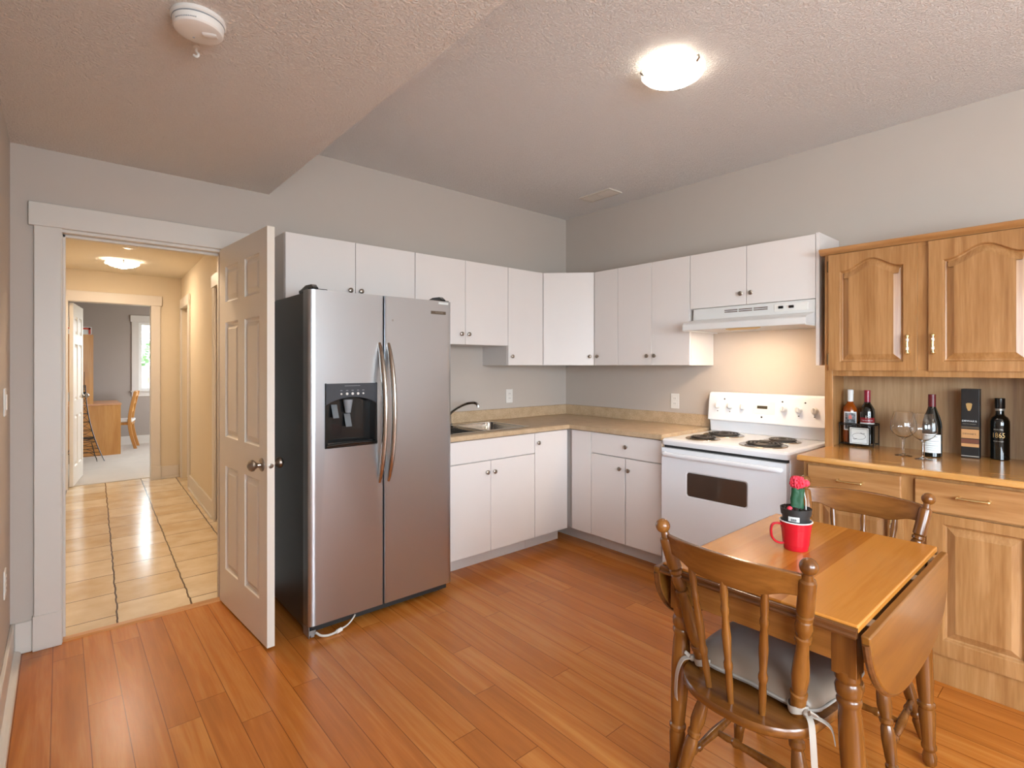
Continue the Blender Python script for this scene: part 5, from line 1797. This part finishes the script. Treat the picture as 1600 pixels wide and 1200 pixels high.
def make_chair(label):
    t = thing('dining_chair', label, 'chair', (0, 0, 0), 0, 'spindle-back dining chairs')
    out = smooth_loop([(-0.298, 0), (-0.280, 0.105), (-0.212, 0.178), (-0.10, 0.198), (0.05, 0.208), (0.15, 0.198), (0.195, 0.12), (0.205, 0), (0.195, -0.12), (0.15, -0.198), (0.05, -0.208), (-0.10, -0.198), (-0.212, -0.178), (-0.280, -0.105)], 4)
    out = out[::-1]
    mb = MB()
    lo = [(x * 0.93, y * 0.93, 0.396) for x, y in out]
    lo1 = [(x * 0.975, y * 0.975, 0.402) for x, y in out]
    m1 = [(x, y, 0.410) for x, y in out]
    m2 = [(x, y, 0.424) for x, y in out]
    hi = [(x * 0.985, y * 0.985, 0.430) for x, y in out]
    sd = [(x * 0.80, y * 0.80, 0.427) for x, y in out]
    sc_ = [(x * 0.4, y * 0.4, 0.418) for x, y in out]
    mb.loft([lo, lo1, m1, m2, hi, sd, sc_])
    mb.build('seat', M_MAPLEX, t, smooth=50)
    for s in (-1, 1):
        b = Vector((-0.157, s * 0.137, 0.422))
        e_ = Vector((-0.264, s * 0.2085, 0.856))
        mb = MB().turn(b, e_, POSTP, 20)
        ax = (e_ - b).normalized()
        mb.ball(e_ + ax * 0.019, 0.0218, 20, 12)
        mb.build('back_post', M_MAPLE, t, smooth=28)
    # crest rail: curved and scalloped board
    mb = MB()
    n = 24
    rows = []
    for k in range(n + 1):
        s = 2 * k / n - 1
        y = 0.196 * s
        zt = 0.850 + 0.007 * (1 - s * s)
        w_ = min(1.0, max(0, (abs(s) - 0.42) / 0.42))
        w_ = w_ * w_ * (3 - 2 * w_)
        zb = 0.768 + 0.022 * w_
        bow = 0.046 * (1 - s * s)
        ring = []
        for z, d in ((zb, -0.009), (zb, 0.009), (zt, 0.009), (zt, -0.009)):
            ring.append((post_x(z) - bow + d, y, z))
        rows.append(ring)
    mb.loft(rows)
    mb.build('crest_rail', M_MAPLEX, t, bevel=0.003)
    for yb, yt in ((-0.078, -0.108), (0.0, 0.0), (0.078, 0.108)):
        zt = 0.780
        bow = 0.046 * (1 - (yt / 0.196) ** 2)
        xb = -0.252 + 0.35 * yb * yb / 0.1
        MB().turn((xb, yb, 0.424), (post_x(zt) - bow, yt, zt), SPINP, 14).build('spindle', M_MAPLE, t, smooth=28)
    feet = {}
    for nm_, (tx, ty), (fx_, fy) in (('rl', (-0.145, 0.125), (-0.222, 0.205)), ('rr', (-0.145, -0.125), (-0.222, -0.205)), ('fl', (0.12, 0.15), (0.185, 0.212)), ('fr', (0.12, -0.15), (0.185, -0.212))):
        feet[nm_] = (Vector((fx_, fy, 0.0)), Vector((tx, ty, 0.400)))
        MB().turn(feet[nm_][0], feet[nm_][1], CLEG, 18).build('leg', M_MAPLE, t, smooth=28)

    def at(k, f):
        a_, b_ = feet[k]
        return a_ + (b_ - a_) * f
    MB().turn(at('rl', 0.36), at('fl', 0.36), STRP, 14).build('stretcher', M_MAPLE, t, smooth=28)
    MB().turn(at('rr', 0.36), at('fr', 0.36), STRP, 14).build('stretcher', M_MAPLE, t, smooth=28)
    ml = (at('rl', 0.36) + at('fl', 0.36)) / 2
    mr = (at('rr', 0.36) + at('fr', 0.36)) / 2
    MB().turn(ml, mr, STRP, 14).build('stretcher', M_MAPLE, t, smooth=28)
    return t


C1 = ((-1.952, -2.712, 0), math.radians(-2.4))
C2 = ((-1.455, -2.742, 0), math.radians(180.5))
ch = make_chair('brown spindle-back chair with its back to the viewer, in front of the table')


def place(t, loc, rz):
    t.location = loc
    t.rotation_euler = (0, 0, rz)
    MATS[t.name] = Matrix.Translation(loc) @ Matrix.Rotation(rz, 4, 'Z')


dup(ch, C2[0], C2[1], 'brown spindle-back chair on the far side of the table, facing the viewer')
place(ch, *C1)


def make_cushion(label):
    t = thing('chair_cushion', label, 'cushion', (0, 0, 0), 0, 'grey tie-on chair cushions')
    ol = smooth_loop([(-0.155, 0), (-0.162, 0.10), (-0.148, 0.168), (-0.08, 0.188), (0.08, 0.195), (0.165, 0.188), (0.198, 0.13), (0.205, 0), (0.198, -0.13), (0.165, -0.188), (0.08, -0.195), (-0.08, -0.188), (-0.148, -0.168), (-0.162, -0.10)], 5)[::-1]
    rows = []
    for sc2, z in ((0.90, 0.4315), (0.985, 0.440), (1.0, 0.4505), (0.985, 0.462), (0.94, 0.478), (0.86, 0.490), (0.72, 0.498), (0.5, 0.503), (0.25, 0.504)):
        row = []
        for i, (x, y) in enumerate(ol):
            pk = 1 + 0.006 * math.sin(i * 1.7) * (sc2 > 0.8)
            row.append(((x - 0.02) * sc2 * pk + 0.02, y * sc2 * pk, z))
        rows.append(row)
    MB().loft(rows).build('pad', M_CUSH, t, smooth=80)
    MB().tube([((x - 0.02) * 1.004 + 0.02, y * 1.004, 0.4505) for x, y in ol], 0.0042, 6, closed=True).build('piping', M_CUSHU, t, smooth=80)
    for s in (-1, 1):
        px, py = -0.163, s * 0.141
        mb = MB()
        for zo, rad in ((0.448, 0.0225), (0.456, 0.0235)):
            mb.tube([(px + rad * math.cos(a_ * math.pi / 10), py + rad * math.sin(a_ * math.pi / 10), zo + 0.004 * math.sin(a_ * 0.6)) for a_ in range(20)], 0.0042, 6, closed=True, flat=(0.5, 1.6))
        mb.ball((px - 0.012, py + s * 0.028, 0.452), 0.0105, 10, 8)
        k0 = Vector((px - 0.014, py + s * 0.03, 0.452))
        mb.tube([k0, k0 + Vector((-0.012, s * 0.014, 0.016)), k0 + Vector((-0.002, s * 0.026, 0.012)), k0 + Vector((0.004, s * 0.012, 0.0))], 0.004, 6, flat=(0.6, 1.5))
        mb.ribbon(spline([tuple(k0), tuple(k0 + Vector((-0.020, s * 0.018, -0.006))), tuple(k0 + Vector((-0.034, s * 0.028, -0.045))), tuple(k0 + Vector((-0.036, s * 0.032, -0.10))), tuple(k0 + Vector((-0.030, s * 0.034, -0.135)))], 4), 0.015, 0.0022, (0.45, s * 0.9, 0.1))
        mb.ribbon(spline([tuple(k0), tuple(k0 + Vector((0.012, s * 0.026, -0.004))), tuple(k0 + Vector((0.026, s * 0.048, -0.022))), tuple(k0 + Vector((0.030, s * 0.056, -0.062)))], 4), 0.013, 0.0022, (0.9, -s * 0.35, 0.1))
        mb.build('tie', M_TIE, t, smooth=50)
    return t


cu_ = make_cushion('grey satin cushion tied with ribbons to the near chair in front of the table')
dup(cu_, C2[0], C2[1], 'grey cushion tied to the chair on the far side, mostly under the table')
place(cu_, *C1)

# ================================================================== MUG AND CACTUS
mx_, my_ = -1.712, -2.688
t = thing('mug', 'red plastic mug with white rim standing on the table, cactus pot inside', 'mug', (mx_, my_, TZ))
lathe_at(mx_, my_, TZ, [(0, 0.0), (0.0005, 0.036), (0.004, 0.038), (0.018, 0.0395), (0.019, 0.041), (0.072, 0.0465), (0.073, 0.0475), (0.098, 0.0505), (0.0981, 0.048), (0.06, 0.0435), (0.006, 0.036), (0.0058, 0.0)], 40).build('body', M_RED, t)
MB().tube([(mx_ + 0.0498 * math.cos(a_ * math.pi / 20), my_ + 0.0498 * math.sin(a_ * math.pi / 20), TZ + 0.098) for a_ in range(40)], 0.0022, 6, closed=True).build('rim', M_WHITE, t)
lathe_at(mx_, my_, TZ + 0.0065, [(0, 0.0), (0.0003, 0.0355), (0.054, 0.0432), (0.0905, 0.0476), (0.091, 0.0468), (0.054, 0.0424), (0.0015, 0.0348), (0.0014, 0.0)], 40).build('inner_lining', M_WHITE, t)
hd = (Vector((-0.70, 0.715, 0))).normalized()
hp = [(0.0475, 0.086), (0.068, 0.088), (0.080, 0.080), (0.083, 0.062), (0.080, 0.042), (0.070, 0.028), (0.056, 0.021), (0.0405, 0.021)]
MB().tube(spline([(mx_ + hd.x * r, my_ + hd.y * r, TZ + z) for r, z in hp], 4), 0.0052, 8, flat=(1.25, 0.75)).build('handle', M_RED, t)

PZ = TZ + 0.058
t = thing('potted_cactus', 'small grafted cactus with red top in a black pot, set in the red mug', 'plant', (mx_, my_, PZ))
lathe_at(mx_, my_, PZ, [(0, 0.0), (0.0005, 0.0335), (0.002, 0.034), (0.062, 0.0432), (0.062, 0.0465), (0.084, 0.0490), (0.0845, 0.0465), (0.080, 0.0455), (0.0795, 0.0)], 36).build('pot', M_POT, t)
mb = MB()
for i in range(70):
    r, a_ = 0.043 * math.sqrt(random.random()), random.uniform(0, 6.283)
    mb.ball((mx_ + r * math.cos(a_), my_ + r * math.sin(a_), PZ + 0.0815 + random.uniform(0, 0.003)), random.uniform(0.003, 0.006), 6, 4)
mb.build('soil', M_SOIL, t)
# three-winged green stock, leaning a little
mb = MB()
rows = []
cs = [(-0.000, 0.0, 0.0765), (0.002, -0.002, 0.09), (0.004, -0.003, 0.115), (0.005, -0.004, 0.14), (0.005, -0.004, 0.152)]
for i, (dx, dy, dz) in enumerate(cs):
    row = []
    for k in range(24):
        a_ = 2 * math.pi * k / 24
        r = 0.0145 + 0.0075 * (0.5 + 0.5 * math.cos(3 * (a_ - 2.5))) ** 1.3 + 0.0022 * math.sin(i * 2.4 + k)
        row.append((mx_ + dx + r * math.cos(a_), my_ + dy + r * math.sin(a_), PZ + dz))
    rows.append(row)
mb.loft(rows)
mb.build('green_stem', M_CACT, t, smooth=80)
mb = MB()
tc_ = Vector((mx_ + 0.005, my_ - 0.003, PZ + 0.170))
n1, n2 = 12, 40
rows = []
for i in range(1, n1):
    th_ = math.pi * i / n1
    row = []
    for k in range(n2):
        a_ = 2 * math.pi * k / n2
        r = 0.0245 * math.sin(th_) * (0.86 + 0.14 * math.cos(8 * a_))
        row.append((tc_.x + r * math.cos(a_), tc_.y + r * math.sin(a_), tc_.z - 0.023 * math.cos(th_)))
    rows.append(row)
mb.loft(rows)
for i in range(90):
    a_, th_ = 2 * math.pi * (i % 16) / 16 + 0.1 * random.random(), math.pi * random.uniform(0.15, 0.85)
    mb.ball((tc_.x + 0.0228 * math.sin(th_) * math.cos(a_), tc_.y + 0.0228 * math.sin(th_) * math.sin(a_), tc_.z - 0.022 * math.cos(th_)), random.uniform(0.0018, 0.0042), 6, 5)
rgt = Vector((0.756, -0.654, 0))
mb.ball(tc_ + rgt * 0.029 + Vector((0, 0, -0.003)), 0.0125, 10, 8)
mb.build('red_head', M_CACTR, t, smooth=28)
mb = MB().ball(Vector((mx_, my_, PZ + 0.084)) - rgt * 0.031 + Vector((-0.012, -0.014, 0)), 0.0095, 12, 8)
mb.build('red_offset', M_CACTR, t)
MB().tube([Vector((mx_, my_, PZ + 0.07)) + rgt * 0.022 + Vector((-0.016, -0.018, 0)), Vector((mx_, my_, PZ + 0.112)) + rgt * 0.025 + Vector((-0.01, -0.012, 0)), Vector((mx_, my_, PZ + 0.15)) + rgt * 0.019 + Vector((-0.008, -0.01, 0))], 0.0016, 6).build('plant_stake', M_PAPER, t)
a = to_cam(mx_, my_)
lb = wrap(mx_, my_, PZ + 0.0445, PZ + 0.0605, 0.0433, a - 0.55, a + 0.25).build('price_label', M_PAPER, t, recalc=False)
mb = MB()
for i in range(9):
    aa = a - 0.32 + i * 0.045
    c, s = math.cos(aa), math.sin(aa)
    r_ = 0.0436
    mb.tube([(mx_ + r_ * c, my_ + r_ * s, PZ + 0.046), (mx_ + (r_ + 0.0001) * c, my_ + (r_ + 0.0001) * s, PZ + 0.0545)], 0.0005 + 0.0004 * (i % 3 == 0), 4)
mb.build('label_print', M_INK, t)


# ================================================================== CEILING FIXTURES
def dome_lamp(label, x, y, zc, r, mat, group, a0=0.6):
    t = thing('ceiling_lamp', label, 'ceiling light', (x, y, zc), group=group)
    MB().turn((x, y, zc), (x, y, zc - 0.03), [(0, 0.06), (0.9, 0.055), (1, 0.05)], 24).build('canopy', M_PLASTW, t)
    n = 9
    prof = []
    for k in range(n + 1):
        s = k / n
        prof.append((s, r * math.cos(s * math.pi / 2) if k < n else 0.0))
    c0 = 4
    MB().turn((x, y, zc - 0.030), (x, y, zc - 0.030 - 0.055 * prof[c0][0]), [(a_ / prof[c0][0], r_) for a_, r_ in prof[:c0 + 1]] + [(0.98, prof[c0][1] - 0.004), (0.02, r - 0.006), (0, r)], 40).build('bowl_rim', M_LAMPR, t)
    MB().turn((x, y, zc - 0.030 - 0.055 * prof[c0][0]), (x, y, zc - 0.085), [((a_ - prof[c0][0]) / (1 - prof[c0][0]), r_) for a_, r_ in prof[c0:]], 40).build('glass_bowl', mat, t)
    for i in range(3):
        a_ = a0 + i * 2.0944
        c, s = math.cos(a_), math.sin(a_)
        MB().tube([(x + (r - 0.02) * c, y + (r - 0.02) * s, zc - 0.018), (x + (r + 0.006) * c, y + (r + 0.006) * s, zc - 0.020), (x + (r + 0.010) * c, y + (r + 0.010) * s, zc - 0.032), (x + (r - 0.004) * c, y + (r - 0.004) * s, zc - 0.042)], 0.005, 8).build('clip', M_NICKEL, t)
    MB().cyl((x, y, zc - 0.02), (x + 0.001, y, zc - 0.028), r + 0.004, seg=40).build('glass_rim', emis('lamp_rim_' + str(round(x, 2)), '#fff3e0', 1.2), t)
    return t


dome_lamp('lit frosted dome lamp on the kitchen ceiling, held by three clips', -1.488, -2.072, ZC, 0.138, M_LAMPG, 'dome ceiling lamps', 0.35)
dome_lamp('lit dome lamp on the hallway ceiling, seen through the open door', -3.140, 3.22, HZ, 0.145, M_LAMPH, 'dome ceiling lamps', 2.6)
dome_lamp('unseen dome fill lamp added on the hallway ceiling close behind the kitchen doorway', -3.20, 0.55, HZ, 0.145, M_LAMPH, 'dome ceiling lamps', 2.6)  # hidden by the door head, added to brighten the hall and door leaf
dome_lamp('unseen dome fill lamp added on the ceiling behind the viewer', -1.50, -4.60, ZC, 0.148, emis('lit_fill_lamp_glass', '#fff6ea', 4.0), 'dome ceiling lamps', 0.35)  # extra lamp out of view, added as overhead fill for the kitchen

# ceiling vent
t = thing('ceiling_vent', 'flat white louvred vent in the kitchen ceiling near the corner', 'vent', (-0.332, -0.685, ZC))
mb = MB()
vx0, vx1, vy0, vy1 = -0.408, -0.250, -0.845, -0.530
mb.box(vx0, vx1, vy0, vy0 + 0.022, ZC - 0.010, ZC).box(vx0, vx1, vy1 - 0.022, vy1, ZC - 0.010, ZC)
mb.box(vx0, vx0 + 0.022, vy0 + 0.022, vy1 - 0.022, ZC - 0.010, ZC).box(vx1 - 0.022, vx1, vy0 + 0.022, vy1 - 0.022, ZC - 0.010, ZC)
mb.build('frame', plain('vent_paint', '#d8cdc0', 0.5), t, bevel=0.002)
MB().box(vx0 + 0.02, vx1 - 0.02, vy0 + 0.02, vy1 - 0.02, ZC - 0.003, ZC - 0.001).build('duct_shadow', plain('duct_grey', '#a89d91', 0.8), t)
mb = MB()
for i in range(8):
    x = vx0 + 0.03 + i * 0.0137
    mb.hexa([(x, vy0 + 0.022, ZC - 0.010), (x + 0.003, vy0 + 0.022, ZC - 0.010), (x + 0.003, vy1 - 0.022, ZC - 0.010), (x, vy1 - 0.022, ZC - 0.010)],
            [(x - 0.009, vy0 + 0.022, ZC - 0.003), (x - 0.006, vy0 + 0.022, ZC - 0.003), (x - 0.006, vy1 - 0.022, ZC - 0.003), (x - 0.009, vy1 - 0.022, ZC - 0.003)])
mb.box(vx0 + 0.02, vx1 - 0.02, -0.69, -0.684, ZC - 0.0105, ZC - 0.003)
mb.build('louvres', plain('vent_paint_slats', '#d8cdc0', 0.5), t)

# smoke detectors
sx_, sy_ = -3.304, -1.588
t = thing('smoke_detector', 'round white smoke detector under the bulkhead, close to the viewer', 'smoke detector', (sx_, sy_, ZS), group='smoke detectors')
MB().turn((sx_, sy_, ZS), (sx_, sy_, ZS - 0.016), [(0, 0.072), (0.6, 0.074), (0.8, 0.071), (1, 0.066)], 40).build('mounting_plate', M_PLASTW, t)
MB().turn((sx_, sy_, ZS - 0.016), (sx_, sy_, ZS - 0.046), [(0, 0.064), (0.08, 0.069), (0.72, 0.0665), (0.86, 0.063), (1.0, 0.050), (1.0, 0.0)], 48).build('housing', M_PLASTW, t, smooth=22)
MB().turn((sx_, sy_, ZS - 0.0155), (sx_, sy_, ZS - 0.0185), [(0, 0.0655), (0, 0.0700), (1, 0.0700), (1, 0.0655)], 48).build('seam_ring', M_GREY, t)
mb = MB()
for k in range(14):
    a_ = math.radians(-158 + k * 4)
    c, s = math.cos(a_), math.sin(a_)
    r_ = 0.0668
    mb.tube([(sx_ + r_ * c, sy_ + r_ * s, ZS - 0.0325), (sx_ + r_ * c, sy_ + r_ * s, ZS - 0.0355)], 0.0016, 5)
mb.build('vent_slots', M_GREY, t)  # grey bars standing in for the print on the housing
d_ = Vector((0.75, -0.35, 0)).normalized()
p_ = Vector((sx_, sy_, ZS - 0.046))
MB().tube([p_ + d_ * 0.012, p_ + d_ * 0.030, p_ + d_ * 0.050], [0.012, 0.014, 0.011], 12, flat=(1.0, 0.35)).build('test_button', M_PLASTW, t)
MB().ball(p_ - d_ * 0.02 + Vector((0.01, 0.02, 0)), 0.0035, 8, 6).build('indicator_lamp', M_GREY, t)

hk = Vector((-3.282, -1.424, ZS))
t = thing('ceiling_hook', 'small white plastic hook stuck to the bulkhead beside the smoke detector', 'hook', hk)
MB().turn(hk, hk - Vector((0, 0, 0.005)), [(0, 0.011), (1, 0.010)], 16).build('pad', M_PLASTW, t)
MB().tube(spline([hk - Vector((0, 0, 0.004)), hk - Vector((0, 0, 0.016)), hk + Vector((0.006, -0.004, -0.026)), hk + Vector((0.001, -0.001, -0.034)), hk + Vector((-0.007, 0.005, -0.028))], 5), 0.0042, 8).build('hook', M_PLASTW, t)

hsx, hsy = -3.155, 2.30
t = thing('smoke_detector', 'small round smoke detector on the hallway ceiling before the hall lamp', 'smoke detector', (hsx, hsy, HZ), group='smoke detectors')
MB().turn((hsx, hsy, HZ), (hsx, hsy, HZ - 0.014), [(0, 0.062), (1, 0.062)], 28).build('mounting_plate', M_PLASTW, t)
MB().turn((hsx, hsy, HZ - 0.014), (hsx, hsy, HZ - 0.036), [(0, 0.056), (0.8, 0.054), (1, 0.045)], 28).build('housing', M_PLASTW, t)

# chandelier behind the camera: gives the small highlights
chx, chy = -2.35, -4.55
t = thing('chandelier', 'five-bulb brass chandelier hanging behind the viewer', 'chandelier', (chx, chy, 1.95))
MB().cyl((chx, chy, 1.98), (chx, chy, ZC - 0.001), 0.006, seg=8).turn((chx, chy, ZC), (chx, chy, ZC - 0.03), [(0, 0.06), (1, 0.04)], 18).ball((chx, chy, 1.96), 0.045, 16, 10).build('stem', M_BRASS, t)
for i in range(5):
    a_ = 2 * math.pi * i / 5 + 0.3
    c, s = math.cos(a_), math.sin(a_)
    ar = MB().tube(spline([(chx + 0.03 * c, chy + 0.03 * s, 1.96), (chx + 0.12 * c, chy + 0.12 * s, 1.91), (chx + 0.22 * c, chy + 0.22 * s, 1.93), (chx + 0.25 * c, chy + 0.25 * s, 2.0)], 4), 0.007, 8).cyl((chx + 0.25 * c, chy + 0.25 * s, 1.99), (chx + 0.25 * c, chy + 0.25 * s, 2.03), 0.014, seg=10).build('arm', M_BRASS, t)
    MB().ball((chx + 0.25 * c, chy + 0.25 * s, 2.06), 0.026, 14, 10, 1.3).build('bulb', M_BULB, ar)

# ================================================================== BEDROOM FURNITURE
t = thing('desk', 'orange-oak veneer desk standing against the bedroom left side', 'desk', (-3.15, 7.0, 0.006))
MB().box(-3.60, -2.915, 6.62, 6.645, 0.006, 0.765).build('side_panel', M_DESK, t)
MB().box(-3.60, -2.93, 7.48, 7.505, 0.006, 0.765).build('side_panel', M_DESK, t)
MB().box(-3.62, -2.905, 6.61, 7.52, 0.765, 0.79).build('top', M_DESKT, t, bevel=0.002)
MB().box(-3.60, -3.58, 6.645, 7.48, 0.30, 0.765).build('modesty_panel', M_DESK, t)
t = thing('bookcase', 'tall orange-oak bookcase standing on the desk end behind the open bedroom door', 'bookcase', (-3.45, 6.9, 0.79))
MB().box(-3.66, -3.245, 6.625, 6.645, 0.79, 1.83).box(-3.66, -3.245, 7.40, 7.42, 0.79, 1.83).box(-3.66, -3.64, 6.645, 7.40, 0.79, 1.83).build('case', M_DESK, t)
for z in (0.79, 1.14, 1.48, 1.81):
    MB().box(-3.64, -3.25, 6.645, 7.40, z, z + 0.018).build('shelf', M_DESK, t)
t = thing('picture_frame', 'small red and white framed picture lying on top of the bookcase', 'picture', (-3.4, 6.75, 1.83))
MB().box(-3.56, -3.265, 6.64, 6.67, 1.831, 1.945).build('mount', M_PAPER, t)
mb = MB()
mb.box(-3.55, -3.28, 6.634, 6.64, 1.905, 1.932).box(-3.30, -3.275, 6.634, 6.64, 1.838, 1.932)
mb.build('red_border', M_REDP, t)

# plain chair at the desk
t = thing('desk_chair', 'light wood side chair with white seat pad pulled up to the bedroom desk', 'chair', (-2.78, 7.3, 0.006))
SYA, SYB = 7.13, 7.53
MB().box(-3.05, -2.70, SYA + 0.01, SYB - 0.01, 0.40, 0.44).build('seat_frame', M_DESK, t, bevel=0.003)
MB().box(-3.06, -2.69, SYA + 0.005, SYB - 0.005, 0.44, 0.485).build('seat_pad', M_SEATW, t, bevel=0.018, bseg=3)
for y in (SYA, SYB - 0.035):
    pr = []
    pts = [(-2.655, 0.006), (-2.715, 0.25), (-2.735, 0.45), (-2.715, 0.65), (-2.655, 0.94)]
    sp_ = spline(pts, 5)
    poly = [(x - 0.022, z) for x, z in sp_] + [(x + 0.022, z) for x, z in reversed(sp_)]
    MB().prism(poly, (0, y, 0), (1, 0, 0), (0, 0, 1), (0, 0.035, 0)).build('rear_leg', M_DESK, t, bevel=0.002)
    MB().box(-3.045, -3.01, y, y + 0.035, 0.006, 0.44).build('front_leg', M_DESK, t)
for z0, z1 in ((0.60, 0.67), (0.74, 0.80), (0.86, 0.95)):
    xm = -2.725 + 0.25 * max(0, z0 - 0.62)
    MB().box(xm - 0.008, xm + 0.010, SYA + 0.035, SYB - 0.035, z0, z1).build('back_slat', M_DESK, t)
t.rotation_euler = (0, 0, math.radians(-11))

# wire lattice ornament on the carpet
ox, oy, oz = -3.36, 6.25, 0.006
mb = MB()
HT = 1.20


def hw_(s):
    return 0.205 * (1 - s) ** 2.3 + 0.012


lv = [0, 0.07, 0.15, 0.23, 0.27, 0.36, 0.46, 0.56, 0.66, 0.76, 0.82, 0.90]
for sx2 in (-1, 1):
    for sy2 in (-1, 1):
        mb.tube([(ox + sx2 * hw_(s), oy + sy2 * hw_(s), oz + HT * s) for s in [k / 20 for k in range(19)]], 0.006, 6)
        mb.tube([(ox + sx2 * hw_(s) * 0.62, oy + sy2 * hw_(s), oz + HT * s) for s in [k / 20 for k in range(5)]], 0.004, 5)
for i, s in enumerate(lv):
    h_ = hw_(s)
    if s > 0:
        mb.tube([(ox - h_, oy - h_, oz + HT * s), (ox + h_, oy - h_, oz + HT * s), (ox + h_, oy + h_, oz + HT * s), (ox - h_, oy + h_, oz + HT * s)], 0.004, 5, closed=True)
    if i + 1 < len(lv) and s > 0.1:
        h2 = hw_(lv[i + 1])
        z0_, z1_ = oz + HT * s, oz + HT * lv[i + 1]
        for q_ in ((-1, -1, 1, -1), (1, -1, -1, -1), (1, -1, 1, 1), (1, 1, 1, -1)):
            mb.tube([(ox + q_[0] * h_, oy + q_[1] * h_, z0_), (ox + q_[2] * h2, oy + q_[3] * h2, z1_)], 0.0028, 5)
for sgn in (-1, 1):
    mb.tube([(ox + hw_(0) * 0.62 * math.cos(a_ * math.pi / 12), oy + sgn * hw_(0.1), oz + 0.01 + 0.13 * math.sin(a_ * math.pi / 12)) for a_ in range(13)], 0.004, 5)
mb.box(ox - 0.10, ox + 0.10, oy - 0.10, oy + 0.10, oz + HT * 0.262, oz + HT * 0.275)
mb.ball((ox, oy, oz + HT * 0.79), 0.035, 10, 6)
mb.tube([(ox, oy, oz + HT * 0.88), (ox, oy, oz + HT * 1.06)], 0.004, 6)
tag(mb.build('wire_tower', M_WIRE), 'black wire lattice tower ornament on the bedroom carpet beside the desk', 'ornament')

for o in list(bpy.data.objects):
    if o.type == 'MESH' and o.parent is None and 'label' not in o and 'kind' not in o:
        o['kind'] = 'structure'
